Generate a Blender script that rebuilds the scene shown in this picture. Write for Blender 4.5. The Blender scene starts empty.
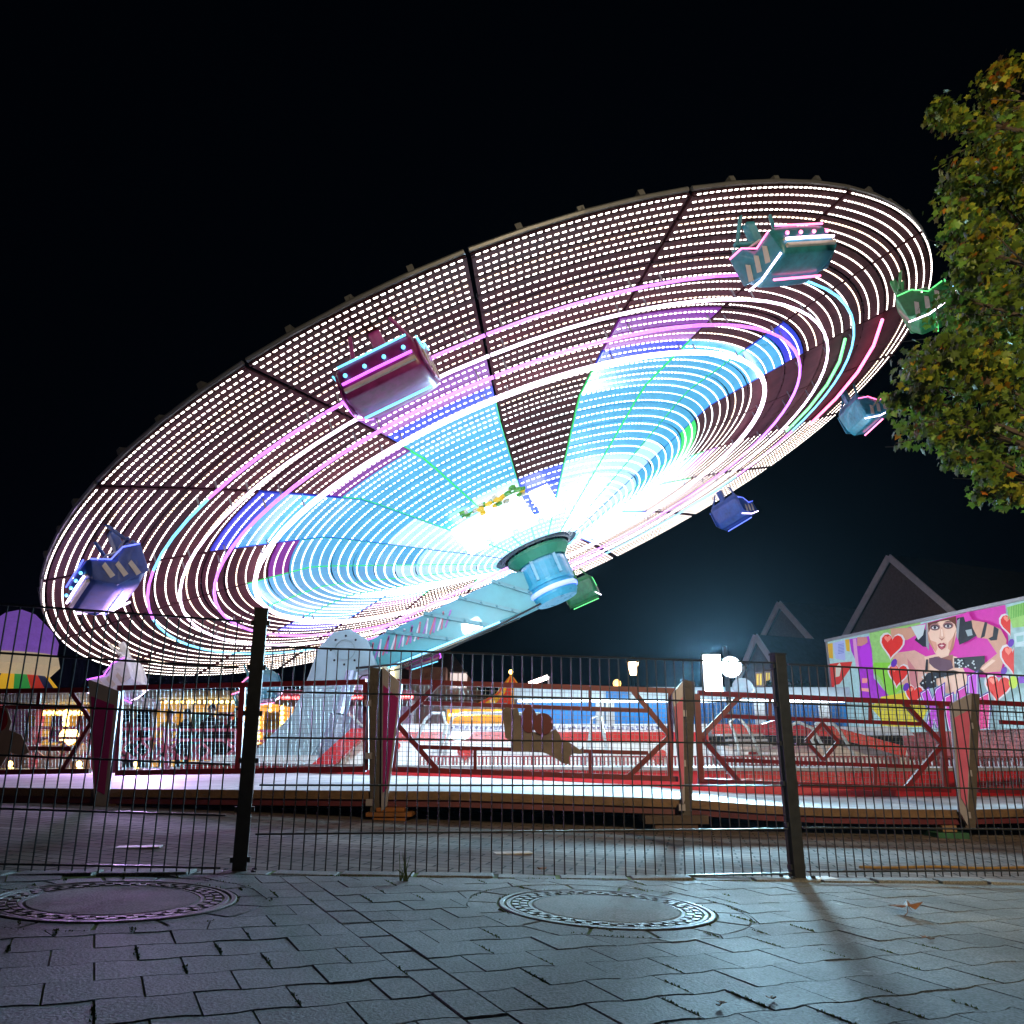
import bpy, math, random
from mathutils import Vector, Matrix
R=random.Random(7)
sc=bpy.context.scene; COL=sc.collection
# ---------------------------------------------------------------- camera
F=824.; TH=math.radians(16.25); H=.57; FLOOD=15000.; HUBL=1700.; HAZE=.00012; STREET=4000.
CAM=Vector((0,0,H))
cd=bpy.data.cameras.new('camera'); cam=bpy.data.objects.new('camera',cd); COL.objects.link(cam)
cam.location=CAM; cam.rotation_euler=(math.pi/2+TH,0,0)
cd.sensor_width=36; cd.lens=36*F/1024; cd.clip_start=.05; cd.clip_end=600
sc.camera=cam
def ray(x,y):
    u=(x-512)/F; v=(512-y)/F
    return Vector((u, math.cos(TH)-v*math.sin(TH), math.sin(TH)+v*math.cos(TH)))
def at(x,y,Y):
    d=ray(x,y); return CAM+d*(Y/d.y)
def onplane(x,y,A,B,off=0.):
    d=ray(x,y); t=(B-A); nrm=Vector((t.y,-t.x,0)).normalized()
    if nrm.y>0: nrm=-nrm
    A=A+nrm*off
    k=(A-CAM).dot(nrm)/d.dot(nrm); return CAM+d*k
# ---------------------------------------------------------------- materials
MATS={}
def mat(name,col,rough=.6,metal=0.,emis=None,es=0.,var=.12,scale=6.,bump=.0,bscale=None,coat=0.,spec=.5,sample=True):
    if name in MATS: return MATS[name]
    m=bpy.data.materials.new(name); m.use_nodes=True; nt=m.node_tree; n=nt.nodes; l=nt.links
    b=n['Principled BSDF']; b.inputs['Roughness'].default_value=rough; b.inputs['Metallic'].default_value=metal
    b.inputs['Specular IOR Level'].default_value=spec; b.inputs['Coat Weight'].default_value=coat
    tc=n.new('ShaderNodeTexCoord')
    nz=n.new('ShaderNodeTexNoise'); nz.inputs['Scale'].default_value=scale; nz.inputs['Detail'].default_value=6; nz.inputs['Roughness'].default_value=.65
    l.new(tc.outputs['Object'],nz.inputs['Vector'])
    mr=n.new('ShaderNodeMapRange'); mr.inputs['From Min'].default_value=.25; mr.inputs['From Max'].default_value=.75
    mr.inputs['To Min'].default_value=1-var*1.6; mr.inputs['To Max'].default_value=1+var
    l.new(nz.outputs['Fac'],mr.inputs['Value'])
    mx=n.new('ShaderNodeVectorMath'); mx.operation='SCALE'; mx.inputs[0].default_value=col[:3]
    l.new(mr.outputs[0],mx.inputs['Scale']); l.new(mx.outputs[0],b.inputs['Base Color'])
    rr=n.new('ShaderNodeMapRange'); rr.inputs['To Min'].default_value=max(.05,rough-.12); rr.inputs['To Max'].default_value=min(1,rough+.12)
    l.new(nz.outputs['Fac'],rr.inputs['Value']); l.new(rr.outputs[0],b.inputs['Roughness'])
    if bump:
        n2=n.new('ShaderNodeTexNoise'); n2.inputs['Scale'].default_value=bscale or scale*6; n2.inputs['Detail'].default_value=4
        l.new(tc.outputs['Object'],n2.inputs['Vector'])
        bp=n.new('ShaderNodeBump'); bp.inputs['Strength'].default_value=bump; bp.inputs['Distance'].default_value=.02
        l.new(n2.outputs['Fac'],bp.inputs['Height']); l.new(bp.outputs[0],b.inputs['Normal'])
    if emis:
        b.inputs['Emission Color'].default_value=(*emis[:3],1); b.inputs['Emission Strength'].default_value=es
        if not sample: m.cycles.emission_sampling='NONE'
    MATS[name]=m; return m
def lamp_mat(name,col,es,sample=True):
    if name in MATS: return MATS[name]
    m=bpy.data.materials.new(name); m.use_nodes=True; b=m.node_tree.nodes['Principled BSDF']
    b.inputs['Base Color'].default_value=(.6,.6,.6,1); b.inputs['Roughness'].default_value=.3
    b.inputs['Emission Color'].default_value=(*col,1); b.inputs['Emission Strength'].default_value=es
    if not sample: m.cycles.emission_sampling='NONE'
    MATS[name]=m; return m
# ---------------------------------------------------------------- mesh builder
class MB:
    def __init__(s): s.v=[];s.f=[];s.m=[]
    def poly(s,pts,mi=0):
        k=len(s.v); s.v+= [tuple(p) for p in pts]; s.f.append(tuple(range(k,k+len(pts)))); s.m.append(mi)
    def hexa(s,p,mi=0):
        k=len(s.v); s.v+=[tuple(q) for q in p]
        for q in ((0,3,2,1),(4,5,6,7),(0,1,5,4),(1,2,6,5),(2,3,7,6),(3,0,4,7)):
            s.f.append(tuple(k+i for i in q)); s.m.append(mi)
    def box(s,c,d,mi=0,M=None):
        x,y,z=[q/2 for q in d]; c=Vector(c)
        P=[Vector((a*x,b*y,e*z)) for e in (-1,1) for a,b in ((-1,-1),(1,-1),(1,1),(-1,1))]
        P=[(M@q if M else q)+c for q in P]; s.hexa(P,mi)
    def bar(s,a,b,w,h=None,mi=0,up=(0,0,1)):
        a=Vector(a);b=Vector(b);h=h or w; t=(b-a)
        if t.length<1e-6: return
        t.normalize(); up=Vector(up)
        if abs(t.dot(up))>.98: up=Vector((0,1,0))
        x=t.cross(up).normalized(); y=x.cross(t).normalized()
        P=[q+x*i*w/2+y*j*h/2 for q in (a,b) for i,j in ((-1,-1),(1,-1),(1,1),(-1,1))]
        s.hexa(P,mi)
    def tube(s,pts,r,n=8,mi=0,cap=True,closed=False):
        pts=[Vector(p) for p in pts]; N=len(pts); k=len(s.v)
        rr=r if isinstance(r,(list,tuple)) else [r]*N
        pv=None
        for i,p in enumerate(pts):
            if closed: t=pts[(i+1)%N]-pts[i-1]
            else: t=pts[min(i+1,N-1)]-pts[max(i-1,0)]
            t.normalize()
            if pv is None:
                up=Vector((0,0,1)) if abs(t.z)<.9 else Vector((1,0,0)); x=t.cross(up).normalized()
            else: x=(pv-t*pv.dot(t)).normalized()
            pv=x; y=t.cross(x)
            for j in range(n):
                a=2*math.pi*j/n; s.v.append(tuple(p+(x*math.cos(a)+y*math.sin(a))*rr[i]))
        for i in range(N if closed else N-1):
            i2=(i+1)%N
            for j in range(n):
                j2=(j+1)%n; s.f.append((k+i*n+j,k+i*n+j2,k+i2*n+j2,k+i2*n+j)); s.m.append(mi)
        if cap and not closed:
            s.f.append(tuple(k+j for j in range(n))[::-1]); s.m.append(mi)
            s.f.append(tuple(k+(N-1)*n+j for j in range(n))); s.m.append(mi)
    def lathe(s,prof,c=(0,0,0),n=24,mi=0,axis=None,a0=0,a1=2*math.pi):
        c=Vector(c); k=len(s.v); full=abs(a1-a0-2*math.pi)<1e-6; M=axis or Matrix.Identity(3); nn=n if full else n+1
        for r,z in prof:
            for j in range(nn):
                a=a0+(a1-a0)*j/n; s.v.append(tuple(c+M@Vector((r*math.cos(a),r*math.sin(a),z))))
        for i in range(len(prof)-1):
            for j in range(n):
                j2=(j+1)%nn; s.f.append((k+i*nn+j,k+i*nn+j2,k+(i+1)*nn+j2,k+(i+1)*nn+j)); s.m.append(mi)
    def sphere(s,c,r,n=12,mi=0,sz=1.):
        s.lathe([(max(1e-4,r*math.sin(math.pi*i/(n//2+1))),-r*sz*math.cos(math.pi*i/(n//2+1))) for i in range(n//2+2)],c,n,mi)
    def extr(s,pts,d,mi=0):
        d=Vector(d); pts=[Vector(p) for p in pts]; k=len(s.v); n=len(pts)
        s.v+=[tuple(p) for p in pts]+[tuple(p+d) for p in pts]
        s.f.append(tuple(range(k,k+n))[::-1]); s.m.append(mi)
        s.f.append(tuple(range(k+n,k+2*n))); s.m.append(mi)
        for i in range(n):
            j=(i+1)%n; s.f.append((k+i,k+j,k+n+j,k+n+i)); s.m.append(mi)
    def build(s,name,mats,parent=None,smooth=False,bevel=0,loc=None):
        me=bpy.data.meshes.new(name)
        if loc is not None:
            L=Vector(loc); s.v=[tuple(Vector(q)-L) for q in s.v]
        me.from_pydata(s.v,[],s.f)
        if not isinstance(mats,(list,tuple)): mats=[mats]
        for m in mats: me.materials.append(m)
        me.polygons.foreach_set('material_index',s.m)
        if smooth: me.polygons.foreach_set('use_smooth',[True]*len(s.f))
        me.update()
        o=bpy.data.objects.new(name,me); COL.objects.link(o)
        if loc is not None: o.location=loc
        if parent:
            o.parent=parent
            if loc is None: o.matrix_parent_inverse=Matrix.Translation(-parent.location)@Matrix.Identity(4) if parent.type=='EMPTY' and parent.get('abs') else Matrix.Identity(4)
        if bevel:
            b=o.modifiers.new('bevel','BEVEL'); b.width=bevel; b.segments=2; b.limit_method='ANGLE'
        return o
def tag(o,label,cat,group=None,kind=None):
    if label: o['label']=label
    if cat: o['category']=cat
    if group: o['group']=group
    if kind: o['kind']=kind
    return o
def root(name,loc,label,cat,group=None,ab=1):
    o=bpy.data.objects.new(name,None); o.empty_display_size=.2; COL.objects.link(o); o.location=loc; o['abs']=ab
    return tag(o,label,cat,group)
def clone(o,parent=None):
    c=o.copy(); COL.objects.link(c)
    if parent: c.parent=parent
    for ch in list(o.children): clone(ch,c)
    return c
def lerp(a,b,t): return a+(b-a)*t
def sm(e0,e1,x):
    t=max(0,min(1,(x-e0)/(e1-e0))); return t*t*(3-2*t)
# ---------------------------------------------------------------- world
w=bpy.data.worlds.new('World'); sc.world=w; w.use_nodes=True
bg=w.node_tree.nodes['Background']
sky=w.node_tree.nodes.new('ShaderNodeTexSky'); sky.sky_type='NISHITA'; sky.sun_disc=False
sky.sun_elevation=math.radians(-8); sky.sun_rotation=math.radians(150)
ad=w.node_tree.nodes.new('ShaderNodeVectorMath'); ad.operation='ADD'; ad.inputs[1].default_value=(.002,.005,.012); w.node_tree.links.new(sky.outputs[0],ad.inputs[0]); w.node_tree.links.new(ad.outputs[0],bg.inputs[0]); bg.inputs[1].default_value=SKY=.12
# ---------------------------------------------------------------- ground
def gz(x,y):
    k=1-sm(6,12,y); k2=1-sm(9,20,abs(x))
    return (.03-.042*max(-4,min(5,x)))*k*k2+ -.09*(1-k)
FP=[(-4.2,3.09),(-2.035,3.536),(-1.16,3.86),(-.055,4.09),(1.40,4.42),(2.70,4.70),(5.5,5.3)]
def fence_y(x):
    for (a,b),(c,d) in zip(FP,FP[1:]):
        if x<=c: return b+(d-b)*(x-a)/(c-a)
    return FP[-1][1]
def brickmat():
    m=bpy.data.materials.new('yard paving'); m.use_nodes=True; nt=m.node_tree; n=nt.nodes; l=nt.links; b=n['Principled BSDF']
    tc=n.new('ShaderNodeTexCoord'); mp=n.new('ShaderNodeMapping'); mp.inputs['Rotation'].default_value=(0,0,math.radians(12)); l.new(tc.outputs['Object'],mp.inputs[0])
    br=n.new('ShaderNodeTexBrick'); br.inputs['Scale'].default_value=1; br.inputs['Brick Width'].default_value=.21; br.inputs['Row Height'].default_value=.105
    br.inputs['Mortar Size'].default_value=.006; br.inputs['Color1'].default_value=(.15,.11,.10,1); br.inputs['Color2'].default_value=(.24,.19,.175,1); br.inputs['Mortar'].default_value=(.03,.026,.022,1)
    br.inputs['Bias'].default_value=0; l.new(mp.outputs[0],br.inputs['Vector'])
    nz=n.new('ShaderNodeTexNoise'); nz.inputs['Scale'].default_value=1.6; nz.inputs['Detail'].default_value=8; l.new(tc.outputs['Object'],nz.inputs[0])
    mr=n.new('ShaderNodeMapRange'); mr.inputs['From Min'].default_value=.3; mr.inputs['From Max'].default_value=.7; mr.inputs['To Min'].default_value=.55; mr.inputs['To Max'].default_value=1.15; l.new(nz.outputs['Fac'],mr.inputs[0])
    s=n.new('ShaderNodeVectorMath'); s.operation='SCALE'; l.new(br.outputs['Color'],s.inputs[0]); l.new(mr.outputs[0],s.inputs['Scale']); l.new(s.outputs[0],b.inputs['Base Color'])
    b.inputs['Roughness'].default_value=.85; b.inputs['Specular IOR Level'].default_value=.06
    bp=n.new('ShaderNodeBump'); bp.inputs['Strength'].default_value=.6; bp.inputs['Distance'].default_value=.008; bp.invert=True
    l.new(br.outputs['Fac'],bp.inputs['Height']); l.new(bp.outputs[0],b.inputs['Normal'])
    return m
def sheet(name,xs,ys,zoff,m,ycut=None):
    mb=MB(); nx=len(xs)
    for y in ys:
        for x in xs:
            yy=y if ycut is None else max(y,ycut(x))
            mb.v.append((x,yy,gz(x,yy)+zoff))
    for j in range(len(ys)-1):
        for i in range(nx-1):
            k=j*nx+i; mb.f.append((k,k+1,k+nx+1,k+nx)); mb.m.append(0)
    return tag(mb.build(name,m),None,None,kind='structure')
xs=[-300,-100,-40,-20,-14]+[-10+.5*i for i in range(41)]+[14,20,40,100,300]
ys=[-60,-20,-8,-2]+[.0+.5*i for i in range(31)]+[18,24,32,45,70,120,300]
soil=bpy.data.materials.new('joint soil and moss'); soil.use_nodes=True
def mossy(m):
    n=m.node_tree.nodes; l=m.node_tree.links; b=n['Principled BSDF']; tc=n.new('ShaderNodeTexCoord')
    nz=n.new('ShaderNodeTexNoise'); nz.inputs['Scale'].default_value=3.5; nz.inputs['Detail'].default_value=9; l.new(tc.outputs['Object'],nz.inputs[0])
    cr=n.new('ShaderNodeValToRGB'); e=cr.color_ramp.elements; e[0].position=.40; e[0].color=(.035,.032,.028,1); e[1].position=.54; e[1].color=(.11,.19,.025,1)
    l.new(nz.outputs['Fac'],cr.inputs[0]); l.new(cr.outputs[0],b.inputs['Base Color']); b.inputs['Roughness'].default_value=1
mossy(soil)
sheet('ground',xs,ys,-.0045,soil)
sheet('paved_yard',xs,[y for y in ys if y>=3],-.002,brickmat(),ycut=lambda x:fence_y(max(-4.2,min(5.5,x)))+.02)
# foreground pavers, modelled one by one
def stonemat(name,base,var):
    m=bpy.data.materials.new(name); m.use_nodes=True; n=m.node_tree.nodes; l=m.node_tree.links; b=n['Principled BSDF']
    tc=n.new('ShaderNodeTexCoord'); ge=n.new('ShaderNodeNewGeometry')
    a=n.new('ShaderNodeTexNoise'); a.inputs['Scale'].default_value=130; a.inputs['Detail'].default_value=2; l.new(tc.outputs['Object'],a.inputs[0])
    c=n.new('ShaderNodeTexNoise'); c.inputs['Scale'].default_value=2.2; c.inputs['Detail'].default_value=8; c.inputs['Roughness'].default_value=.7; l.new(tc.outputs['Object'],c.inputs[0])
    r1=n.new('ShaderNodeMapRange'); r1.inputs['From Min'].default_value=.3; r1.inputs['From Max'].default_value=.7; r1.inputs['To Min'].default_value=.55; r1.inputs['To Max'].default_value=1.45; l.new(a.outputs['Fac'],r1.inputs[0])
    r2=n.new('ShaderNodeMapRange'); r2.inputs['From Min'].default_value=.3; r2.inputs['From Max'].default_value=.7; r2.inputs['To Min'].default_value=.68; r2.inputs['To Max'].default_value=1.18; l.new(c.outputs['Fac'],r2.inputs[0])
    r3=n.new('ShaderNodeMapRange'); r3.inputs['To Min'].default_value=1-var; r3.inputs['To Max'].default_value=1+var; l.new(ge.outputs['Random Per Island'],r3.inputs[0])
    m1=n.new('ShaderNodeMath'); m1.operation='MULTIPLY'; l.new(r1.outputs[0],m1.inputs[0]); l.new(r2.outputs[0],m1.inputs[1])
    m2=n.new('ShaderNodeMath'); m2.operation='MULTIPLY'; l.new(m1.outputs[0],m2.inputs[0]); l.new(r3.outputs[0],m2.inputs[1])
    vo=n.new('ShaderNodeTexVoronoi'); vo.inputs['Scale'].default_value=3.1; l.new(tc.outputs['Object'],vo.inputs['Vector'])
    gm=n.new('ShaderNodeMapRange'); gm.inputs['From Min'].default_value=.040; gm.inputs['From Max'].default_value=.052; gm.inputs['To Min'].default_value=2.1; gm.inputs['To Max'].default_value=1; l.new(vo.outputs['Distance'],gm.inputs[0])
    big=n.new('ShaderNodeTexNoise'); big.inputs['Scale'].default_value=.9; big.inputs['Detail'].default_value=10; big.inputs['Roughness'].default_value=.75; l.new(tc.outputs['Object'],big.inputs['Vector'])
    bm2=n.new('ShaderNodeMapRange'); bm2.inputs['From Min'].default_value=.4; bm2.inputs['From Max'].default_value=.62; bm2.inputs['To Min'].default_value=.62; bm2.inputs['To Max'].default_value=1.15; l.new(big.outputs['Fac'],bm2.inputs[0])
    m3=n.new('ShaderNodeMath'); m3.operation='MULTIPLY'; l.new(gm.outputs[0],m3.inputs[0]); l.new(bm2.outputs[0],m3.inputs[1])
    m4=n.new('ShaderNodeMath'); m4.operation='MULTIPLY'; l.new(m2.outputs[0],m4.inputs[0]); l.new(m3.outputs[0],m4.inputs[1])
    s=n.new('ShaderNodeVectorMath'); s.operation='SCALE'; s.inputs[0].default_value=base; l.new(m4.outputs[0],s.inputs['Scale']); l.new(s.outputs[0],b.inputs['Base Color'])
    # wear: smoother patches
    r4=n.new('ShaderNodeMapRange'); r4.inputs['To Min'].default_value=.6; r4.inputs['To Max'].default_value=.9; l.new(c.outputs['Fac'],r4.inputs[0]); l.new(r4.outputs[0],b.inputs['Roughness'])
    bp=n.new('ShaderNodeBump'); bp.inputs['Strength'].default_value=.8; bp.inputs['Distance'].default_value=.0028; l.new(a.outputs['Fac'],bp.inputs['Height']); l.new(bp.outputs[0],b.inputs['Normal'])
    return m
stone=stonemat('concrete paver',(.19,.205,.22),.16)
AU=math.radians(26); U=Vector((math.cos(AU),math.sin(AU),0)); V=Vector((-math.sin(AU),math.cos(AU),0))
COV=[(-1.36,3.08,.40),(.35,3.36,.40)]
def paver(mb,uv,ch=.006):
    c=sum((Vector(p) for p in uv),Vector((0,0)))/len(uv)
    P=U*c.x+V*c.y
    if P.x<-4 or P.x>5 or P.y<.9: return
    hx=R.uniform(-.0013,.0013); tx,ty=R.uniform(-.008,.0055),R.uniform(-.008,.0055)
    def pt(q,dz,ins):
        q=Vector(q); 
        if ins: q=c+(q-c)*(1-ins/max(.03,(q-c).length))
        W=U*q.x+V*q.y; return Vector((W.x,W.y,gz(W.x,W.y)+hx+tx*(q.x-c.x)+ty*(q.y-c.y)+dz))
    inv=lambda X,Y:(X*U.x+Y*U.y,X*V.x+Y*V.y)
    W=[U*q[0]+V*q[1] for q in uv]; cut=0; out=[]
    for p in W:
        X,Y=p.x,p.y; c_=0; lim=fence_y(X)-.122
        if Y>lim: Y=lim; c_=1
        for (cx,cy,r),ro in zip(COV,(.505,.525)):
            d_=math.hypot(X-cx,Y-cy)
            if d_<ro: X,Y=cx+(X-cx)*ro/d_,cy+(Y-cy)*ro/d_; c_=1; Y=min(Y,fence_y(X)-.122)
        cut+=c_; out.append(inv(X,Y))
    if cut==len(W): return
    if cut:
        uv=out; c=sum((Vector(p) for p in uv),Vector((0,0)))/len(uv)
        ar=abs(sum(uv[i][0]*uv[(i+1)%len(uv)][1]-uv[(i+1)%len(uv)][0]*uv[i][1] for i in range(len(uv))))/2
        if ar<.0012: return
        ch=.002
    n=len(uv); k=len(mb.v)
    for dz,ins in ((-.03,.0012),(-.0032,.0012),(0,ch)):
        mb.v+=[tuple(pt(q,dz,ins)) for q in uv]
    for a in (0,n):
        for i in range(n):
            j=(i+1)%n; mb.f.append((k+a+i,k+a+j,k+a+n+j,k+a+n+i)); mb.m.append(0)
    mb.f.append(tuple(k+2*n+i for i in range(n))); mb.m.append(0)
pv=MB(); U0=.765; BL=.20; BH=.165
WAVE=[(0,.0055),(.16,.0055),(.34,-.0055),(.66,-.0055),(.84,.0055)]
def edge(j,a,b,sgn):
    """dog-legged row line j between a and b (u coordinates)"""
    ph=(j%2)*.5*BL; pts=[]
    def f(u):
        t=((u-ph)/BL)%1; W=WAVE+[(1,.0055)]
        for (t0,v0),(t1,v1) in zip(W,W[1:]):
            if t<=t1: return v0+(v1-v0)*(t-t0)/(t1-t0)
        return .0055
    us={a,b}; k0=int(math.floor((a-ph)/BL))-1
    for k in range(k0,k0+4):
        for t,_ in WAVE[1:]:
            u=ph+(k+t)*BL
            if a+.012<u<b-.012: us.add(u)
    return [(u,j*BH+f(u)+sgn*.0010) for u in sorted(us)]
for side in (-1,1):
    for j in range(-6,44):
        off=(j%2)*BL/2
        for i in range(-1,34):
            if side<0: a=U0-(i+1)*BL+off-BL/2; b=min(a+BL,U0)
            else: a=max(U0+.105+i*BL-off,U0+.105); b=U0+.105+i*BL-off+BL
            if b-a<.04: continue
            paver(pv,edge(j,a+.0010,b-.0010,1)+edge(j+1,a+.0010,b-.0010,-1)[::-1],.0022)
for j in range(-6,40):
    v0=j*.2; paver(pv,[(U0+.002,v0+.002),(U0+.103,v0+.002),(U0+.103,v0+.198),(U0+.002,v0+.198)])
# cut stones filling the ring round each cover
def ringstones(cx,cy,r0,r1,n,skip=0):
    for i in range(n):
        a0=2*math.pi*i/n+.012; a1=2*math.pi*(i+1)/n-.012
        pts=[]
        for k in range(4): a=lerp(a0,a1,k/3); pts.append((cx+r0*math.cos(a),cy+r0*math.sin(a)))
        for k in range(4): a=lerp(a1,a0,k/3); rr=r1*(1+.0*R.random()); pts.append((cx+rr*math.cos(a),cy+rr*math.sin(a)))
        if any(p[1]>fence_y(p[0])-.12 for p in pts): continue
        z=R.uniform(-.0018,-.0004); k=len(pv.v); m=len(pts); c=(sum(p[0] for p in pts)/m,sum(p[1] for p in pts)/m)
        for dz,s in ((-.03,1),(-.0026,1),(0,.97)):
            pv.v+=[(c[0]+(p[0]-c[0])*s,c[1]+(p[1]-c[1])*s,gz(*p)+z+dz) for p in pts]
        for a in (0,m):
            for q in range(m): pv.f.append((k+a+q,k+a+(q+1)%m,k+a+m+(q+1)%m,k+a+m+q)); pv.m.append(0)
        pv.f.append(tuple(k+2*m+q for q in range(m))); pv.m.append(0)
ringstones(COV[0][0],COV[0][1],.408,.50,15); ringstones(COV[1][0],COV[1][1],.408,.52,14)
tag(pv.build('pavement',stone),None,None,kind='structure')
# edge stones along the fence
kb=MB(); x=-4.1
while x<5.3:
    L=R.uniform(.26,.36); x2=x+L; dz=R.uniform(-.002,.009); tl=R.uniform(-.008,.009)
    def e(xx,dy,z): return Vector((xx,fence_y(xx)+dy,gz(xx,fence_y(xx))+z+dz+tl*(xx-x)/L))
    a,b=x+.006,x2-.008; d0=-.115+R.uniform(-.01,.006)
    kb.hexa([e(a,d0,-.05),e(b,d0,-.05),e(b,.01,-.05),e(a,.01,-.05),e(a+.004,d0+.008,.002),e(b-.004,d0+.008,.002),e(b-.004,.006,.002),e(a+.004,.006,.002)])
    x=x2
tag(kb.build('kerb',stonemat('kerb concrete',(.2,.19,.185),.2),bevel=.004),None,None,kind='structure')
# moss in the joints
mo=MB(); bits=[]
for j in range(-3,30):
    for k in range(-8,14):
        if R.random()<.62: continue
        a=U0-k*BL-(BL/2)*((j+1)%2) if k>-1 else U0+.105-k*BL-(j%2)*BL/2; L=R.uniform(.05,BH-.02)
        n_=int(L*300)
        for q in range(n_): bits.append((a+R.gauss(0,.0028),j*BH+.01+R.random()*L))
for _ in range(700):
    a=R.uniform(-2.4,1.2); yy=fence_y(a)-.119+R.gauss(0,.005); 
    if math.sin(a*7.3)+math.sin(a*17.1+1)>.1: bits.append((a*U.x+yy*U.y,a*V.x+yy*V.y))
for (cx_,cy_,rr_) in COV:
    for _ in range(420):
        t_=R.uniform(0,6.283); r_=(.404 if R.random()<.5 else .515)+R.gauss(0,.004)
        if math.sin(t_*3+cx_)+math.sin(t_*7)>.2: bits.append(((cx_+r_*math.cos(t_))*U.x+(cy_+r_*math.sin(t_))*U.y,(cx_+r_*math.cos(t_))*V.x+(cy_+r_*math.sin(t_))*V.y))
for (u_,v_) in bits:
    W=U*u_+V*v_
    if W.y>fence_y(W.x)-.1 or W.y<1.2 or any(abs(math.hypot(W.x-c_[0],W.y-c_[1]))<.4 for c_ in COV): continue
    z_=gz(W.x,W.y)-.003; h_=R.uniform(.003,.009); w_=R.uniform(.0025,.005); a_=R.random()*3
    dx,dy=w_*math.cos(a_),w_*math.sin(a_); ox,oy=R.gauss(0,.002),R.gauss(0,.002)
    mo.poly([(W.x-dx,W.y-dy,z_),(W.x+dx,W.y+dy,z_),(W.x+ox,W.y+oy,z_+h_)]); mo.poly([(W.x+dy,W.y-dx,z_),(W.x-dy,W.y+dx,z_),(W.x+ox,W.y+oy,z_+h_)])
tag(mo.build('moss',mat('joint moss',(.10,.17,.025),.95,var=.5,scale=8)),None,None,kind='stuff')
# white marker bricks in the yard
wb=MB()
for px,py in ((137,864),(513,853),(812,865)):
    p=at(px,py,4.6); p=CAM+ray(px,py)*((gz(0,5)-H)/ray(px,py).z)
    wb.box((p.x,p.y,gz(p.x,p.y)+.001),(.21,.10,.006),M=Matrix.Rotation(math.radians(12),3,'Z'))
tag(wb.build('road_marking',mat('white brick',(.6,.56,.52),.6)),None,None,kind='structure')
# ---------------------------------------------------------------- manhole covers
iron=mat('cast iron',(.10,.095,.10),.55,.5,var=.35,scale=25,bump=.3,bscale=120)
conc=stonemat('cover concrete',(.20,.185,.18),.05)
dark=mat('pit shadow grime',(.015,.015,.015),.9)
def cover(c,label):
    cx,cy,r=c; z=gz(cx,cy)-.0045; t=root('manhole_cover',(cx,cy,z),label,'manhole cover','manhole covers in the pavement',0)
    sl=Matrix(((1,0,0),(0,1,0),(-.042,0,1))) # follows the fall of the pavement
    m=MB(); m.lathe([(r,-.05),(r,.004),(r-.004,.007),(r-.018,.007),(r-.02,.004),(r-.02,-.05)],n=64,axis=sl); m.build('frame',iron,t,smooth=False)
    m=MB(); m.lathe([(r-.026,-.02),(r-.026,.002),(r-.029,.005),(r-.042,.005),(r-.045,-.006),(r-.108,-.006),(r-.111,.003),(r-.122,.003),(r-.124,-.02)],n=64,axis=sl)
    n=36
    for i in range(n):
        for (ra,rb,o) in ((r-.074,r-.050,0),(r-.105,r-.08,.5)):
            a0=2*math.pi*(i+o)/n; a1=a0+2*math.pi/n*.62
            P=[sl@Vector((rr*math.cos(a),rr*math.sin(a),zz_)) for zz_ in (-.008,.005) for rr,a in ((ra,a0),(rb,a0),(rb,a1),(ra,a1))]
            m.hexa(P)
    m.build('ring',iron,t)
    m=MB(); m.lathe([(r-.125,-.02),(r-.125,.0),(r-.132,.004),(.001,.006)],n=48,axis=sl); m.build('concrete_infill',conc,t)
    m=MB(); m.lathe([(r+.008,-.012),(.01,-.012)],n=48,axis=sl); m.build('seat_gap',dark,t)  # near-black disc closing the gap below the cover
cover(COV[0],'round iron manhole cover at the left, cut by the photo edge')
cover(COV[1],'round iron and concrete manhole cover in the middle of the pavement, lit bluish')
# ---------------------------------------------------------------- mesh fence
anth=mat('anthracite powder coat',(.035,.036,.042),.38,.3,var=.2,scale=30)
fr=root('mesh_fence',(0,4.1,0),'low dark wire mesh fence on square posts along the back edge of the pavement','fence')
def fpanel(A,B,za,zb,h=1.03):
    A=Vector((*A,0));B=Vector((*B,0)); L=(B-A).length; t=(B-A)/L; nr=Vector((t.y,-t.x,0)); m=MB()
    def P(s,z,o=0): return A+t*s+nr*o+Vector((0,0,lerp(za,zb,s/L)+z))
    n=int(L/.05)
    for i in range(n+1):
        s=(L-n*.05)/2+i*.05; w_=R.uniform(-.0015,.0015)
        m.tube([P(s,-.028),P(s+w_,h*.5),P(s,h+.004)],.0033,5)
    for k in range(6):
        for o in (-.0062,.0062): m.tube([P(0,k*h/5,o),P(L/2,k*h/5,o*1.0),P(L,k*h/5,o)],.0046,6)
    return m.build('panel',anth,fr)
fpanel((-4.1,3.11),(-1.215,3.715),.235,.107)
fpanel((-1.135,3.90),(1.385,4.415),.016,-.0055)
fpanel((1.47,4.44),(4.0,4.98),.0,-.06,1.02)
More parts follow.
